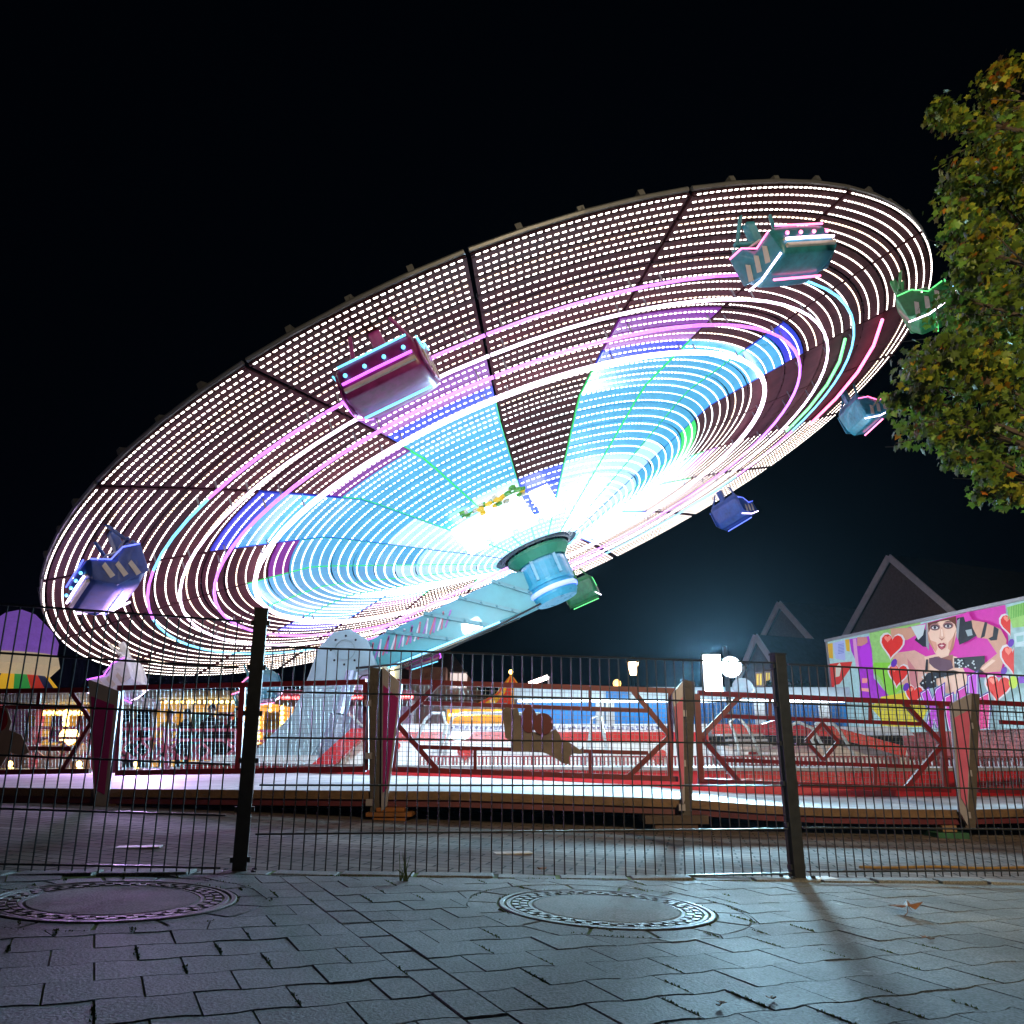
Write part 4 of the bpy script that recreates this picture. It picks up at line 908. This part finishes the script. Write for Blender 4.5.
# ================================================================ HOUSES
brk=mat('dark brown brick gable',(.19,.12,.12),.85,var=.25,scale=12,bump=.2); roof=mat('dark roof tiles',(.05,.052,.062),.7,var=.4,scale=5,bump=.5,bscale=20); bar_=mat('pale verge board',(.7,.6,.66),.6)
RD=Vector((6.7,3.1,0)).normalized()
def gable_house(pk,L,Rr,Y,length,label,cat='house',extra=None,ez=2.4,mats_=None):
    p=at(*pk,Y); gd=Vector((-RD.y,RD.x,0)); A=p.copy(); B=p+gd
    l=onplane(*L,A,B); r=onplane(*Rr,A,B); sl=(p.z-l.z)/abs((l-p).dot(gd)); sr=(p.z-r.z)/abs((r-p).dot(gd)); s=(sl+sr)/2
    hw=(p.z-ez)/s; t=root('house',(p.x,p.y,-.09),label,cat)
    W,Rf,Bd=mats_ or (brk,roof,bar_)
    e1=Vector((p.x,p.y,ez))-gd*hw; e2=Vector((p.x,p.y,ez))+gd*hw; g1=Vector((e1.x,e1.y,-.09)); g2=Vector((e2.x,e2.y,-.09)); D=RD*length
    m=MB(); m.extr([g1,e1,p-Vector((0,0,.02)),e2,g2],D); m.build('wall',W,t)
    m=MB()
    for e_ in (e1,e2):
        d=(e_-p).normalized(); u_=d.cross(RD).normalized(); 
        if u_.z<0: u_=-u_
        f=-RD*.18; m.hexa([p+f,e_+d*.4+f,e_+d*.4+D,p+D,p+f+u_*.16,e_+d*.4+f+u_*.16,e_+d*.4+D+u_*.16,p+D+u_*.16])
    m.build('roof',Rf,t)
    m=MB()
    for e_ in (e1,e2):
        d=(e_-p).normalized(); m.bar(p-RD*.21+Vector((0,0,.06)),e_+d*.42-RD*.21+Vector((0,0,.06)),.06,.24,up=RD.cross(d))
    m.build('verge_board',Bd,t)
    return t,p,gd,e1,e2,D
h1=gable_house((893,559),(848,636),(955,615),30,22,'nearest brown brick house with a large pale edged gable above the heart poster')
h2=gable_house((783,605),(768,632),(828,662),34,16,'middle brick house with pale edged gable between the small house and the poster')
t,p,gd,e1,e2,D=h2; d=(e1-p).normalized()
m=MB(); c=p+d*2.0+RD*3.2; u_=d.cross(RD).normalized(); u_=u_ if u_.z>0 else -u_
m.hexa([c+u_*.17,c+d*1.1+u_*.17,c+d*1.1+RD*1.3+u_*.17,c+RD*1.3+u_*.17,c+u_*.24,c+d*1.1+u_*.24,c+d*1.1+RD*1.3+u_*.24,c+RD*1.3+u_*.24]); m.build('roof_window',mat('roof window glass',(.10,.13,.18),.1,spec=1.),t)
h3=gable_house((760,638),(748,662),(773,661),31,12,'small far house with two yellow lit windows right of the floodlights',ez=2.3)
t,p,gd,e1,e2,D=h3
A=p-RD*.05;B=A+gd
for x0,x1,y0,y1 in ((757,764,673,686),(766.5,772,672,684)):
    P=[onplane(x,y,A,B) for x,y in ((x0,y0),(x1,y0),(x1,y1),(x0,y1))]; m=MB(); m.extr(P,-RD*.04); wn=m.build('window',lamp_mat('lit window',(1.,.72,.05),.9),t)
    c=sum(P,Vector())/4; m=MB()
    for i in range(4): m.bar(P[i]-RD*.06,P[(i+1)%4]-RD*.06,.06)
    m.bar((P[0]+P[1])/2-RD*.06,(P[2]+P[3])/2-RD*.06,.04); m.build('frame',bar_,wn)
# brown thatched roof house behind the boom
t=root('thatched_house',(at(440,760,32).x,33,-.09),'brown thatched house with a lit gable window behind the light column','house')
th=mat('brown thatch',(.16,.085,.06),.95,var=.35,scale=6,bump=.6,bscale=30)
Yh=31; rl=at(398,637,Yh+2); rr_=at(441,641,Yh+2); el=at(360,706,Yh); er=at(486,700,Yh); 
m=MB(); f1=Vector((el.x,Yh,er.z)); f2=Vector((er.x,Yh,er.z)); b1=Vector((el.x,Yh+6,er.z)); b2=Vector((er.x,Yh+6,er.z)); r1=Vector((rl.x,Yh+3,rl.z)); r2=Vector((rr_.x,Yh+3,rl.z))
m.poly([f1,f2,r2,r1]); m.poly([f2,b2,r2]); m.poly([b2,b1,r1,r2]); m.poly([b1,f1,r1]); m.poly([f1,b1,b2,f2]); ro=m.build('roof',th,t)
m=MB(); m.hexa([(f1.x+.4,Yh+.4,-.09),(f2.x-.4,Yh+.4,-.09),(f2.x-.4,Yh+5.6,-.09),(f1.x+.4,Yh+5.6,-.09),(f1.x+.4,Yh+.4,f1.z-.01),(f2.x-.4,Yh+.4,f1.z-.01),(f2.x-.4,Yh+5.6,f1.z-.01),(f1.x+.4,Yh+5.6,f1.z-.01)]); m.build('wall',mat('pink grey render',(.34,.24,.24),.8),t)
m=MB(); pbox(m,408,667,446,700,Yh+.15,1.4); dm=m.build('dormer',mat('dormer boarding',(.32,.20,.17),.8),t)
m=MB(); pbox(m,450,673,466,688,Yh+.1,1.0); wn=m.build('window',lamp_mat('pale lit window',(1.,.82,.75),.9),t); m=MB(); pbox(m,457.4,672.5,458.6,688.5,Yh+.04,.05); pbox(m,449,672,467,673.2,Yh+.04,.05); pbox(m,449,688,467,689.2,Yh+.04,.05); m.build('frame',wht,wn)
# street lantern far away
t=root('street_lantern',(at(633,760,40).x,40,-.09),'classic street lantern with a warm glowing head beyond the blue trailer','street lamp')
p=at(633,667,40); m=MB(); m.lathe([(.12,-.09),(.10,.5),(.05,.7),(.045,p.z-.5),(.09,p.z-.42)],(p.x,40,0),10); m.build('pole',steel,t)
m=MB(); m.lathe([(.14,-.38),(.27,.22),(.02,.24)],p,6); m.build('lamp_glass',lamp_mat('sodium lantern',(1.,.62,.28),14.),t)
m=MB(); m.lathe([(.36,.24),(.20,.40),(.03,.52)],p,6); m.build('cap',steel,t)
# hedge near the houses
def leafcloud(mb,c,rad,n,s,mi=0,flat=False):
    for _ in range(n):
        d=Vector((R.gauss(0,1),R.gauss(0,1),R.gauss(0,1))).normalized()*(R.random()**.4)
        p=Vector((c[0]+d.x*rad[0],c[1]+d.y*rad[1],c[2]+d.z*rad[2])); a=Vector((R.gauss(0,1),R.gauss(0,1),R.gauss(0,1))).normalized(); b=a.cross(Vector((R.gauss(0,1),R.gauss(0,1),R.gauss(0,1)))).normalized(); q=s*R.uniform(.6,1.2)
        mb.poly([p-a*q,p+b*q*.5,p+a*q,p-b*q*.5],mi)
m=MB(); c=at(815,692,29)
for i in range(7): leafcloud(m,(c.x-1.2+i*.45,29+R.uniform(-.3,.3),c.z-.3+R.uniform(-.3,.35)),(.55,.6,.7),420,.09)
for i in range(7): leafcloud(m,(c.x-1.2+i*.45,29,.8),(.5,.6,1.1),260,.1)
t=root('shrub',(c.x,29,-.09),'dark green bushy shrub below the middle house, left of the poster','shrub'); m.build('foliage',mat('shrub green',(.035,.06,.015),.8,var=.4),t)
m=MB(); m.tube([(c.x,29,-.09),(c.x+.05,29,1.6)],[.08,.04],8); m.build('stem',wood,t)
# ================================================================ POSTER WALL
PA=at(827,642,22.9); PB=at(1024,600,16.4); PA.z=PB.z=0; dd=(PB-PA).normalized(); ztop=3.50
t=root('heart_poster_trailer',(PB.x,PB.y,-.09),'tall trailer wall printed with a woman in headphones, red hearts and purple lettering','poster wall')
nb=Vector((-dd.y,dd.x,0)); 
if nb.y<0: nb=-nb
Pe=PB+dd*6
prt=0
def glow_print(name,col,es=.33,rough=.5,var=.06): return mat('print '+name,tuple(c_*.5 for c_ in col),rough,emis=tuple(c_**1.25 for c_ in col),es=es*1.9,spec=.2,var=var,scale=9)  # print glows in its own colour, in place of light falling on the board
def wallp(z,q,o=0): return Vector((q.x-nb.x*o,q.y-nb.y*o,z))
m=MB(); m.hexa([wallp(1.02,PA),wallp(1.02,Pe),wallp(1.02,Pe,-2.2),wallp(1.02,PA,-2.2),wallp(ztop,PA),wallp(ztop,Pe),wallp(ztop,Pe,-2.2),wallp(ztop,PA,-2.2)]); m.build('trailer_body',glow_print('aqua white',(.42,.62,.66),var=.3),t)
m=MB(); m.bar(wallp(ztop+.03,PA,.03),wallp(ztop+.03,Pe,.03),.10,.07); m.bar(wallp(1.02,PA,.02),wallp(ztop,PA,.02),.05,.05); m.build('edge_trim',mat('grey trim',(.35,.33,.36),.4),t)
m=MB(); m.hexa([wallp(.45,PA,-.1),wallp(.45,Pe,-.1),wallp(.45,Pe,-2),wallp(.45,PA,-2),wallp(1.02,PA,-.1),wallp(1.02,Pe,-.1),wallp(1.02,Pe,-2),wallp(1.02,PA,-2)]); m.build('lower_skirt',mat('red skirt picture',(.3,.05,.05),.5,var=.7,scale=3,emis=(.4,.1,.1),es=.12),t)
LAY=[0]
def art(pts,col,off=None,x0=0,y0=0,s=1.,name='printed_shape',es=.33,va=.06):
    LAY[0]+=1; o=.004+LAY[0]*.0011
    P=[]
    for x,y in zp(pts,x0,y0,s):
        q=onplane(x,y,PA,PB,o); q.z=min(q.z,ztop-.005); q.z=max(q.z,1.03); P.append(q)
    m=MB(); m.poly(P); return ARTB.append((m,col,va))
ARTB=[]
def flush(name):
    mats={}; M2=MB(); order=[]
    for m,c,va in ARTB:
        k=(c,va)
        if k not in order: order.append(k)
        i=order.index(k); b0=len(M2.v); M2.v+=m.v; M2.f+=[tuple(j+b0 for j in f) for f in m.f]; M2.m+=[i]*len(m.f)
    M2.build(name,[glow_print('%s %s'%(str(c),va),c,var=va) for c,va in order],t); ARTB.clear()
z2=lambda L:[(900+x*.1211,600+y*.1211) for x,y in L]   # region of the picture used to place the print
z1_=lambda L:[(820+x*.0977,600+y*.0977) for x,y in L]
mg=(.62,.06,.42)
art(z1_([(500,300),(1024,200),(1024,1000),(700,1010),(520,700)]),(.34,.6,.22),va=.25)
art(z1_([(550,640),(720,640),(860,880),(720,1010),(620,800),(540,720)]),(.28,.62,.08),va=.2)
art(z1_([(70,450),(130,440),(135,600),(75,590)]),(.65,.42,.05)); art(z1_([(255,405),(300,400),(305,530),(270,520)]),(.65,.42,.05))
art(z1_([(130,440),(250,410),(260,620),(160,600)]),(.42,.48,.78))
for k in range(7): art(z1_([(185,455+k*15),(245,445+k*15),(246,451+k*15),(186,461+k*15)]),(.18,.22,.6))
art(z1_([(90,655),(200,640),(330,630),(310,700),(200,860),(150,870),(140,990),(115,995)]),(.60,.06,.05)); art(z1_([(160,690),(200,640),(220,680),(200,780),(160,790)]),(.62,.62,.55))
art(z1_([(300,400),(500,370),(530,500),(550,800),(740,1020),(410,1020),(400,700),(320,520)]),(.42,.06,.60),va=.3)
art(z1_([(380,380),(480,380),(490,430),(440,470),(380,470)]),(.60,.28,.26)); art(z1_([(400,520),(440,460),(500,450),(530,560),(535,680),(430,690)]),(.50,.06,.72)); art(z1_([(335,400),(370,395),(400,700),(370,690),(350,560)]),(.68,.35,.62))
art(z1_([(430,800),(490,800),(480,850),(430,850)]),(.85,.35,.35)); art(z1_([(420,900),(500,905),(500,940),(425,930)]),(.85,.4,.35))
art(z2([(-160,800),(60,760),(230,900),(170,1030),(-160,1040)]),(.68,.60,.05),va=.15)
art(z1_([(720,1010),(1100,1300),(700,1300),(500,1080)]),(.66,.58,.06))
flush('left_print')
# pink backdrop and woman
art(z2([(-60,260),(560,60),(870,40),(900,400),(840,640),(-60,640)]),mg,va=.12)
skin_=(.62,.36,.27); skl=(.78,.56,.46); skd=(.36,.17,.14); blk=(.03,.035,.05)
art(z2([(-80,230),(100,230),(130,290),(60,330),(-70,330)]),skin_)
art(z2([(-60,440),(120,415),(220,470),(240,620),(170,760),(60,700),(-60,700)]),(.68,.42,.36),va=.15)
art(z2([(60,480),(150,600),(140,760),(90,700)]),(.58,.25,.28))
art(z2([(200,470),(330,440),(470,470),(560,640),(520,780),(380,770),(240,640)]),skl,va=.1)
art(z2([(280,470),(440,450),(430,560),(370,590),(290,520)]),skd,va=.2)
art(z2([(120,330),(200,230),(235,280),(240,390),(190,385)]),blk); art(z2([(90,220),(210,200),(190,290),(150,330)]),(.55,.62,.66))
art(z2([(213,190),(245,185),(240,420),(215,380)]),(.30,.32,.36))
art(z2([(225,190),(460,135),(472,240),(440,400),(400,460),(340,480),(290,440),(240,340)]),skl,va=.05)        # face
art(z2([(228,190),(462,133),(470,250),(452,200),(400,165),(330,176),(262,210),(236,270)]),(.16,.05,.035)); art(z2([(250,330),(300,350),(310,400),(295,430)]),(.68,.36,.28)); art(z2([(440,300),(400,350),(395,400),(415,420)]),(.66,.36,.28)); art(z2([(225,250),(250,330),(300,440),(270,400),(235,340)]),(.55,.28,.2)); art(z2([(462,240),(440,400),(400,460),(420,380),(440,300)]),(.48,.23,.17))
for cx_,cy_ in ((288,225),(397,212)):
    art(z2(ell(cx_,cy_-2,44,30)),(.34,.17,.17)); art(z2(ell(cx_,cy_,36,21)),(.10,.06,.08)); art(z2(ell(cx_,cy_+4,26,11)),(.66,.62,.64)); art(z2(ell(cx_,cy_+3,12,11)),(.05,.05,.08)); art(z2([(cx_-42,cy_-28),(cx_,cy_-42),(cx_+40,cy_-30),(cx_,cy_-33)]),(.10,.05,.04))
art(z2([(335,225),(352,225),(366,310),(345,332),(322,315)]),(.70,.46,.37)); art(z2([(318,310),(345,322),(372,306),(345,336)]),(.36,.15,.13)); art(z2([(340,240),(350,240),(354,300),(342,300)]),(.85,.68,.6))
art(z2([(308,370),(332,355),(345,360),(360,352),(380,368),(372,392),(345,412),(320,395)]),(.36,.05,.09)); art(z2([(322,376),(345,368),(368,374),(345,386)]),(.75,.6,.6)); art(z2([(325,385),(345,392),(366,384),(345,405)]),(.55,.15,.2))
art(z2([(240,480),(300,470),(420,500),(440,560),(360,600),(280,560),(240,520)]),(.16,.09,.13))
art(z2([(445,480),(700,460),(700,600),(640,600),(560,560),(450,560)]),blk); art(z2([(160,690),(230,600),(440,580),(520,600),(300,650),(300,720),(190,740)]),blk); art(z2([(215,490),(232,490),(230,590),(205,600)]),blk)
for i in range(34):
    x_,y_=((R.uniform(455,640),R.uniform(490,575)) if i%2 else (R.uniform(185,420),R.uniform(605,700)))
    if not i%2 and y_>640 and x_>290: continue
    art(z2(ell(x_,y_,8,8,6)),(.55,.62,.66))
art(z2([(470,150),(560,130),(600,170),(640,290),(560,340),(490,370),(465,260)]),blk,va=.4); art(z2([(540,250),(590,240),(600,290),(560,300)]),(.35,.42,.46)); art(z2([(470,170),(495,150),(480,330),(465,300)]),(.30,.32,.36))
art(z2([(590,165),(700,185),(830,240),(880,330),(870,420),(800,440),(720,320),(640,310),(600,230)]),skin_,va=.12)
art(z2([(700,180),(722,186),(700,300),(665,318)]),blk); art(z2([(775,215),(815,240),(800,330),(750,335),(730,318),(765,300)]),blk)
art(z2([(680,540),(830,420),(850,520),(830,590),(700,600),(660,570)]),skin_,va=.15); art(z2([(670,565),(760,490),(790,500),(690,580)]),skl)
art(z2([(540,180),(600,165),(560,90),(520,120)]),mg)
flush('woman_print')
hcol=(.70,.05,.04)
def aheart(cx_,cy_,sx,sy,rot=0,cl=9999):
    for k,c in ((1.18,(.70,.66,.70)),(1.,hcol)):
        P=[]
        for x,y in HT:
            X=x*sx*k; Y_=y*sy*k; a_=rot; P.append((min(cl,cx_+X*math.cos(a_)-Y_*math.sin(a_)),cy_+X*math.sin(a_)+Y_*math.cos(a_)))
        art(P,c,va=.1)
    art([(cx_+(x*.32-.38)*sx,cy_+(y*.28-.42)*sy) for x,y in HT],(.85,.28,.22))
aheart(892,644.5,11.5,14,.10); aheart(898,674,10,13,.12); aheart(914,694,9,11,.15); aheart(998,687,13,15,.1)
aheart(1011,624,11,13,-.05,1010.5); aheart(1013,658,12,17,-.05,1014)
for x_,y_ in ((894,663),(906,687),(1011,643),(1004,671)): art(ell(x_,y_,3,4.5,8,.4),(.16,.05,.45))
art(z2([(880,60),(1024,20),(1200,0),(1200,200),(930,230)]),(.36,.62,.2),va=.25)
for k in range(11): art(z2([(890+k*14,60-k*4),(896+k*14,58-k*4),(898+k*14,160-k*4),(892+k*14,162-k*4)]),(.12,.42,.10))
art(z2([(940,280),(1024,260),(1200,220),(1200,360),(950,390)]),(.55,.70,.74)); art(z2([(960,300),(1020,290),(1020,340),(965,350)]),(.32,.55,.55))
art(z2(ell(935,680,36,52)),(.52,.70,.08)); art(z2([(970,640),(1024,620),(1090,610),(1090,680),(985,690)]),(.25,.08,.55))
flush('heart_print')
# slanting purple block lettering, partly hidden in the photo
def letter(pts,col=(.52,.09,.62)):
    cx_=sum(p[0] for p in pts)/len(pts); cy_=sum(p[1] for p in pts)/len(pts)
    for k,c in ((6.0,(.13,.04,.36)),(2.2,(.74,.72,.80)),(0,col)):
        P=[]
        n=len(pts)
        for i in range(n):
            a_=Vector(pts[i-1]);b_=Vector(pts[i]);c_=Vector(pts[(i+1)%n]); e1_=(b_-a_).normalized(); e2_=(c_-b_).normalized(); n1=Vector((e1_.y,-e1_.x)); n2=Vector((e2_.y,-e2_.x)); q=(n1+n2); 
            q=q.normalized()*min(1.8,1/max(.35,q.length/2)) if q.length>.05 else n1
            P.append(tuple(b_+q*k*.30))
        art(P,c)
X0_,Y0_,S_=860,680,.1602
z3=lambda L:[(X0_+x*S_,Y0_+y*S_) for x,y in L]
letter(z3([(385,85),(425,60),(455,130),(478,60),(522,30),(520,110),(490,180),(515,300),(480,290),(462,240),(448,305),(418,300),(440,190),(400,130)]))
letter(z3([(535,110),(575,90),(580,200),(600,220),(612,70),(665,38),(650,280),(610,330),(560,310),(540,220)]),(.60,.07,.42))
letter(z3([(680,-20),(728,-45),(730,100),(735,300),(690,310),(684,120)]))
letter(z3([(735,120),(800,85),(808,165),(800,300),(745,310)]),(.66,.05,.25))
flush('lettering')
# ================================================================ FLOODLIGHTS
t=root('floodlight_mast',(4.9,20,-.09),'mast with two glaring white floodlights left of the small houses','floodlight')
p1=at(713,674,20); p2=at(731,667,20); m=MB(); m.lathe([(.10,-.09),(.07,.4),(.06,p1.z+.7)],(p1.x+.42,20.35,0),12); m.bar((p1.x-.2,20.3,p1.z+.2),(p2.x+.5,20.3,p2.z+.1),.07); m.bar((p1.x+.4,20.3,.9),(p1.x+1.1,20.3,.0),.04)
m.build('mast',steel,t)
fl=lamp_mat('floodlight glass',(.80,.94,1.),260.)
m=MB(); m.box(p1+Vector((0,.12,0)),(.46,.16,.98)); m.build('housing',steel,t,bevel=.01); m=MB(); m.box(p1+Vector((0,.03,0)),(.40,.02,.90)); m.build('glass',fl,t)
AX=Matrix.Rotation(math.pi/2,3,'X'); m=MB(); m.lathe([(.05,-.32),(.22,-.12),(.26,.0)],p2,20,axis=AX); m.build('housing',steel,t); m=MB(); m.lathe([(.01,.02),(.23,.0),(.23,-.02)],p2,20,axis=AX); m.build('glass',fl,t)
m=MB(); q=at(742,690,20.1); m.lathe([(.05,-.15),(.22,.05),(.26,.12)],q,16,axis=Matrix.Rotation(1.2,3,'X')); m.build('reflector_dish',wht,t)
def spot(name,loc,target,power,col,size,rad=.2,blend=.6):
    l_=bpy.data.lights.new(name,'SPOT'); l_.energy=power; l_.color=col; l_.spot_size=math.radians(size); l_.spot_blend=blend; l_.shadow_soft_size=rad
    o=bpy.data.objects.new(name,l_); COL.objects.link(o); o.location=loc; o.rotation_euler=(Vector(target)-Vector(loc)).to_track_quat('-Z','Y').to_euler(); return o
spot('floodlight_beam',p1+Vector((0,-.05,0)),(.6,3,0),FLOOD,(.42,.78,1.),50,.55,.5)
spot('floodlight_beam',p2+Vector((0,-.05,0)),(.8,3,0),FLOOD*.4,(.42,.78,1.),50,.4,.5)
hc=WC-WN*2.0
spot('centre_lamp_light',WC-WN*1.6+Vector((.2,-1.1,0)),(.5,11,0),HUBL,(.45,.85,1.),84,.4,.9)
gp2=Vector(WC+WM@Vector((8.0*math.cos(math.radians(258)),8.0*math.sin(math.radians(258)),-1.15)))
spot('gondola_light',gp2,(.6,13,.3),1500.,(.70,.88,1.),100,.3,.9)  # added fill spot at the near rim, brightens the front faces of the base
gp_=Vector(WC+WM@Vector((8.0*math.cos(math.radians(186)),8.0*math.sin(math.radians(186)),-1.25)))
spot('gondola_light',gp_+Vector((.6,-.3,.0)),(-5.5,10,.2),1500.,(.70,.40,1.),95,.3,.9)
# ================================================================ TREE
def tree():
    t=root('maple_tree',(6.3,6.3,gz(6.3,6.3)),'maple tree with green, yellow and orange autumn leaves at the right edge','tree')
    b=MB(); base=Vector((6.3,6.3,gz(6.3,6.3)-.05))
    tr=[base,base+Vector((-.05,0,1.2)),base+Vector((-.02,.05,2.6)),base+Vector((.1,.1,4.6)),base+Vector((.05,.0,6.6))]
    b.tube(tr,[.22,.18,.16,.11,.03],12); tips=[]
    clumps=[]
    # clump centres read off the silhouette, given depth of their own
    for px,py,Y,r in ((1008,88,6.0,.34),(960,118,5.9,.33),(1010,135,6.4,.55),(985,185,6.1,.5),(1055,150,6.6,.7),(1015,235,6.3,.65),(972,245,5.7,.40),(1060,220,6.0,.8),(965,300,5.9,.42),(1005,310,6.5,.6),(925,355,5.7,.34),(960,370,6.1,.48),(918,395,5.8,.22),(1000,385,5.7,.55),(1050,350,6.5,.8),(950,425,5.9,.40),(990,432,6.2,.42),(972,462,5.8,.24),(1006,480,6.0,.24),(1045,430,6.3,.55),(1090,300,6.8,1.0),(1120,190,7.0,1.),(1100,420,6.8,.8),(1160,260,6.4,1.1),(1045,112,6.6,.4),(1150,140,7.2,.9),(1220,400,7.2,1.),(1250,180,7.,1.1)):
        c=at(px,py,Y); clumps.append((c,r)); k=min(range(len(tr)-1),key=lambda i:abs(tr[i].z-(c.z-1.2))); s=tr[k].lerp(tr[k+1],.5)
        if s.z>c.z-.2: s=tr[1].lerp(tr[2],.6)
        mid=s.lerp(c,.55)+Vector((R.uniform(-.15,.15),R.uniform(-.15,.15),.15)); b.tube([s,mid,c],[.06,.032,.008],6)
        for _ in range(5):
            e=c+Vector((R.gauss(0,.5),R.gauss(0,.5),R.gauss(0,.4)))*r; b.tube([mid.lerp(c,.6),e],[.012,.003],4)
    b.build('trunk',mat('bark',(.07,.05,.04),.9,var=.4,bump=.6),t,smooth=True)
    V2=[];F2=[];C2=[]
    base_=[(0,0),(.10,.22),(.42,.10),(.36,.34),(.62,.60),(.30,.62),(.0,1.),(-.30,.62),(-.62,.60),(-.36,.34),(-.42,.10),(-.10,.22)]
    pal_=[(.075,.12,.015),(.11,.16,.018),(.06,.10,.014),(.26,.26,.025),(.24,.17,.012),(.33,.15,.01),(.38,.11,.01),(.16,.06,.02),(.09,.05,.03)]
    for c,r in clumps:
        tone=R.random(); sub=[c+Vector((R.gauss(0,.5),R.gauss(0,.5),R.gauss(0,.5)))*r*.75 for _ in range(max(5,int(18*r)))]
        for sc_ in sub:
            warm=R.random()
            for _ in range(90):
                p=sc_+Vector((R.gauss(0,1),R.gauss(0,1),R.gauss(0,.9)))*r*.17; s=R.uniform(.034,.066)
                # leaves hang, facing outwards
                out=(p-Vector((6.3,6.6,p.z-.4))).normalized(); nrm=(out+Vector((R.gauss(0,.5),R.gauss(0,.5),R.gauss(0,.4)+.3))).normalized()
                dn=(Vector((R.gauss(0,.45),R.gauss(0,.45),-1))); dn=(dn-nrm*dn.dot(nrm)).normalized(); sd=nrm.cross(dn); fold=R.uniform(.0,.35)
                k=len(V2)
                for x,y in base_: q=p+sd*x*s*1.15+dn*y*s*1.3+nrm*(-abs(x)*s*fold-(y*y)*s*.25); V2.append(tuple(q))
                for tri in ((0,1,11),(1,2,3),(1,3,4,5),(1,5,6,7,11),(11,7,8,9),(11,9,10)): F2.append(tuple(k+i for i in tri))
                u=R.random(); w1=warm*.42+tone*.2+u*.3+max(-.08,min(.22,(c.z-4.2)*.09))
                ci=0 if w1<.34 else 1 if w1<.5 else 2 if w1<.58 else 3 if w1<.76 else 4 if w1<.86 else 5 if w1<.95 else 6
                if R.random()<.10: ci=R.randrange(9)
                cc=pal_[ci]; f_=R.uniform(.75,1.25); C2+= [(cc[0]*f_,cc[1]*f_,cc[2]*f_,1)]*12
    me=bpy.data.meshes.new('crown'); me.from_pydata(V2,[],F2); ca=me.color_attributes.new('leafcol','FLOAT_COLOR','POINT'); ca.data.foreach_set('color',[x for c in C2 for x in c])
    m_=bpy.data.materials.new('maple leaf'); m_.use_nodes=True; n=m_.node_tree.nodes; l=m_.node_tree.links; b_=n['Principled BSDF']; at_=n.new('ShaderNodeVertexColor'); at_.layer_name='leafcol'
    l.new(at_.outputs[0],b_.inputs['Base Color']); b_.inputs['Roughness'].default_value=.45; b_.inputs['Specular IOR Level'].default_value=.4
    tl=n.new('ShaderNodeBsdfTranslucent'); l.new(at_.outputs[0],tl.inputs[0]); ms=n.new('ShaderNodeMixShader'); ms.inputs[0].default_value=.3; l.new(b_.outputs[0],ms.inputs[1]); l.new(tl.outputs[0],ms.inputs[2]); l.new(ms.outputs[0],n['Material Output'].inputs[0])
    me.materials.append(m_); o=bpy.data.objects.new('crown',me); COL.objects.link(o); o.parent=t; o.matrix_parent_inverse=Matrix.Translation(-t.location)
tree()
# street lamp behind the camera on the right : it lights the maple from the front
LP=Vector((3.2,-2.6,4.8))
t=root('street_lamp',(LP.x+.6,LP.y-.6,gz(5,-1)),'warm street lamp standing behind the camera to the right, out of the photo','street lamp')
m=MB(); m.tube([(LP.x+.6,LP.y-.6,-.3),(LP.x+.6,LP.y-.6,4.3),(LP.x+.45,LP.y-.45,4.7),(LP.x+.1,LP.y-.1,4.78)],[.07,.05,.04,.035],10); m.build('pole',steel,t,smooth=True)
m=MB(); m.lathe([(.02,.16),(.16,.10),(.20,.02),(.17,.0)],LP,16); m.build('lamp_head',steel,t); m=MB(); m.sphere(LP+Vector((0,0,-.02)),.11,12,sz=.7); m.build('lamp_glass',lamp_mat('warm street lamp glass',(1.,.68,.30),20.,sample=False),t)
spot('street_lamp_light',LP+Vector((0,0,-.12)),(4.0,6,3.7),STREET,(1.,.80,.45),94,.12,.9)
# ---------------------------------------------------------------- skin radii for the people
for o,rd in PEOPLE:
    me=o.data
    if not me.skin_vertices:
        bpy.context.view_layer.objects.active=o
        try: bpy.ops.mesh.customdata_skin_add()
        except Exception as e: print('skin',e)
    for i,v in enumerate(me.skin_vertices[0].data): v.radius=(rd[i],rd[i]*.85); v.use_root=(i==0)
    sb=o.modifiers.new('smooth','SUBSURF'); sb.levels=1; sb.render_levels=1
# thin haze volume added to put a glow round the lamps
m=MB(); m.hexa([(-45,-8,-1.3),(45,-8,-1.3),(45,62,-1.3),(-45,62,-1.3),(-45,-8,14),(45,-8,14),(45,62,14),(-45,62,14)])
hm_=bpy.data.materials.new('night haze'); hm_.use_nodes=True; n=hm_.node_tree.nodes; n.remove(n['Principled BSDF']); pvn=n.new('ShaderNodeVolumePrincipled'); pvn.inputs['Color'].default_value=(.55,.8,1,1); pvn.inputs['Density'].default_value=HAZE; pvn.inputs['Anisotropy'].default_value=.82
hm_.node_tree.links.new(pvn.outputs[0],n['Material Output'].inputs['Volume'])
tag(m.build('haze',hm_),None,None,kind='stuff')
# the props used while building are not part of the scene
for o in bpy.data.objects:
    if 'abs' in o: del o['abs']
#__TAIL__
sc.render.engine='CYCLES'; sc.cycles.use_denoising=True; sc.cycles.max_bounces=6; sc.cycles.diffuse_bounces=3; sc.cycles.glossy_bounces=3; sc.cycles.transparent_max_bounces=6
sc.cycles.sample_clamp_indirect=4; sc.cycles.caustics_reflective=False; sc.cycles.caustics_refractive=False
sc.view_settings.view_transform='Standard'; sc.view_settings.look='None'; sc.view_settings.gamma=1; sc.view_settings.exposure=0
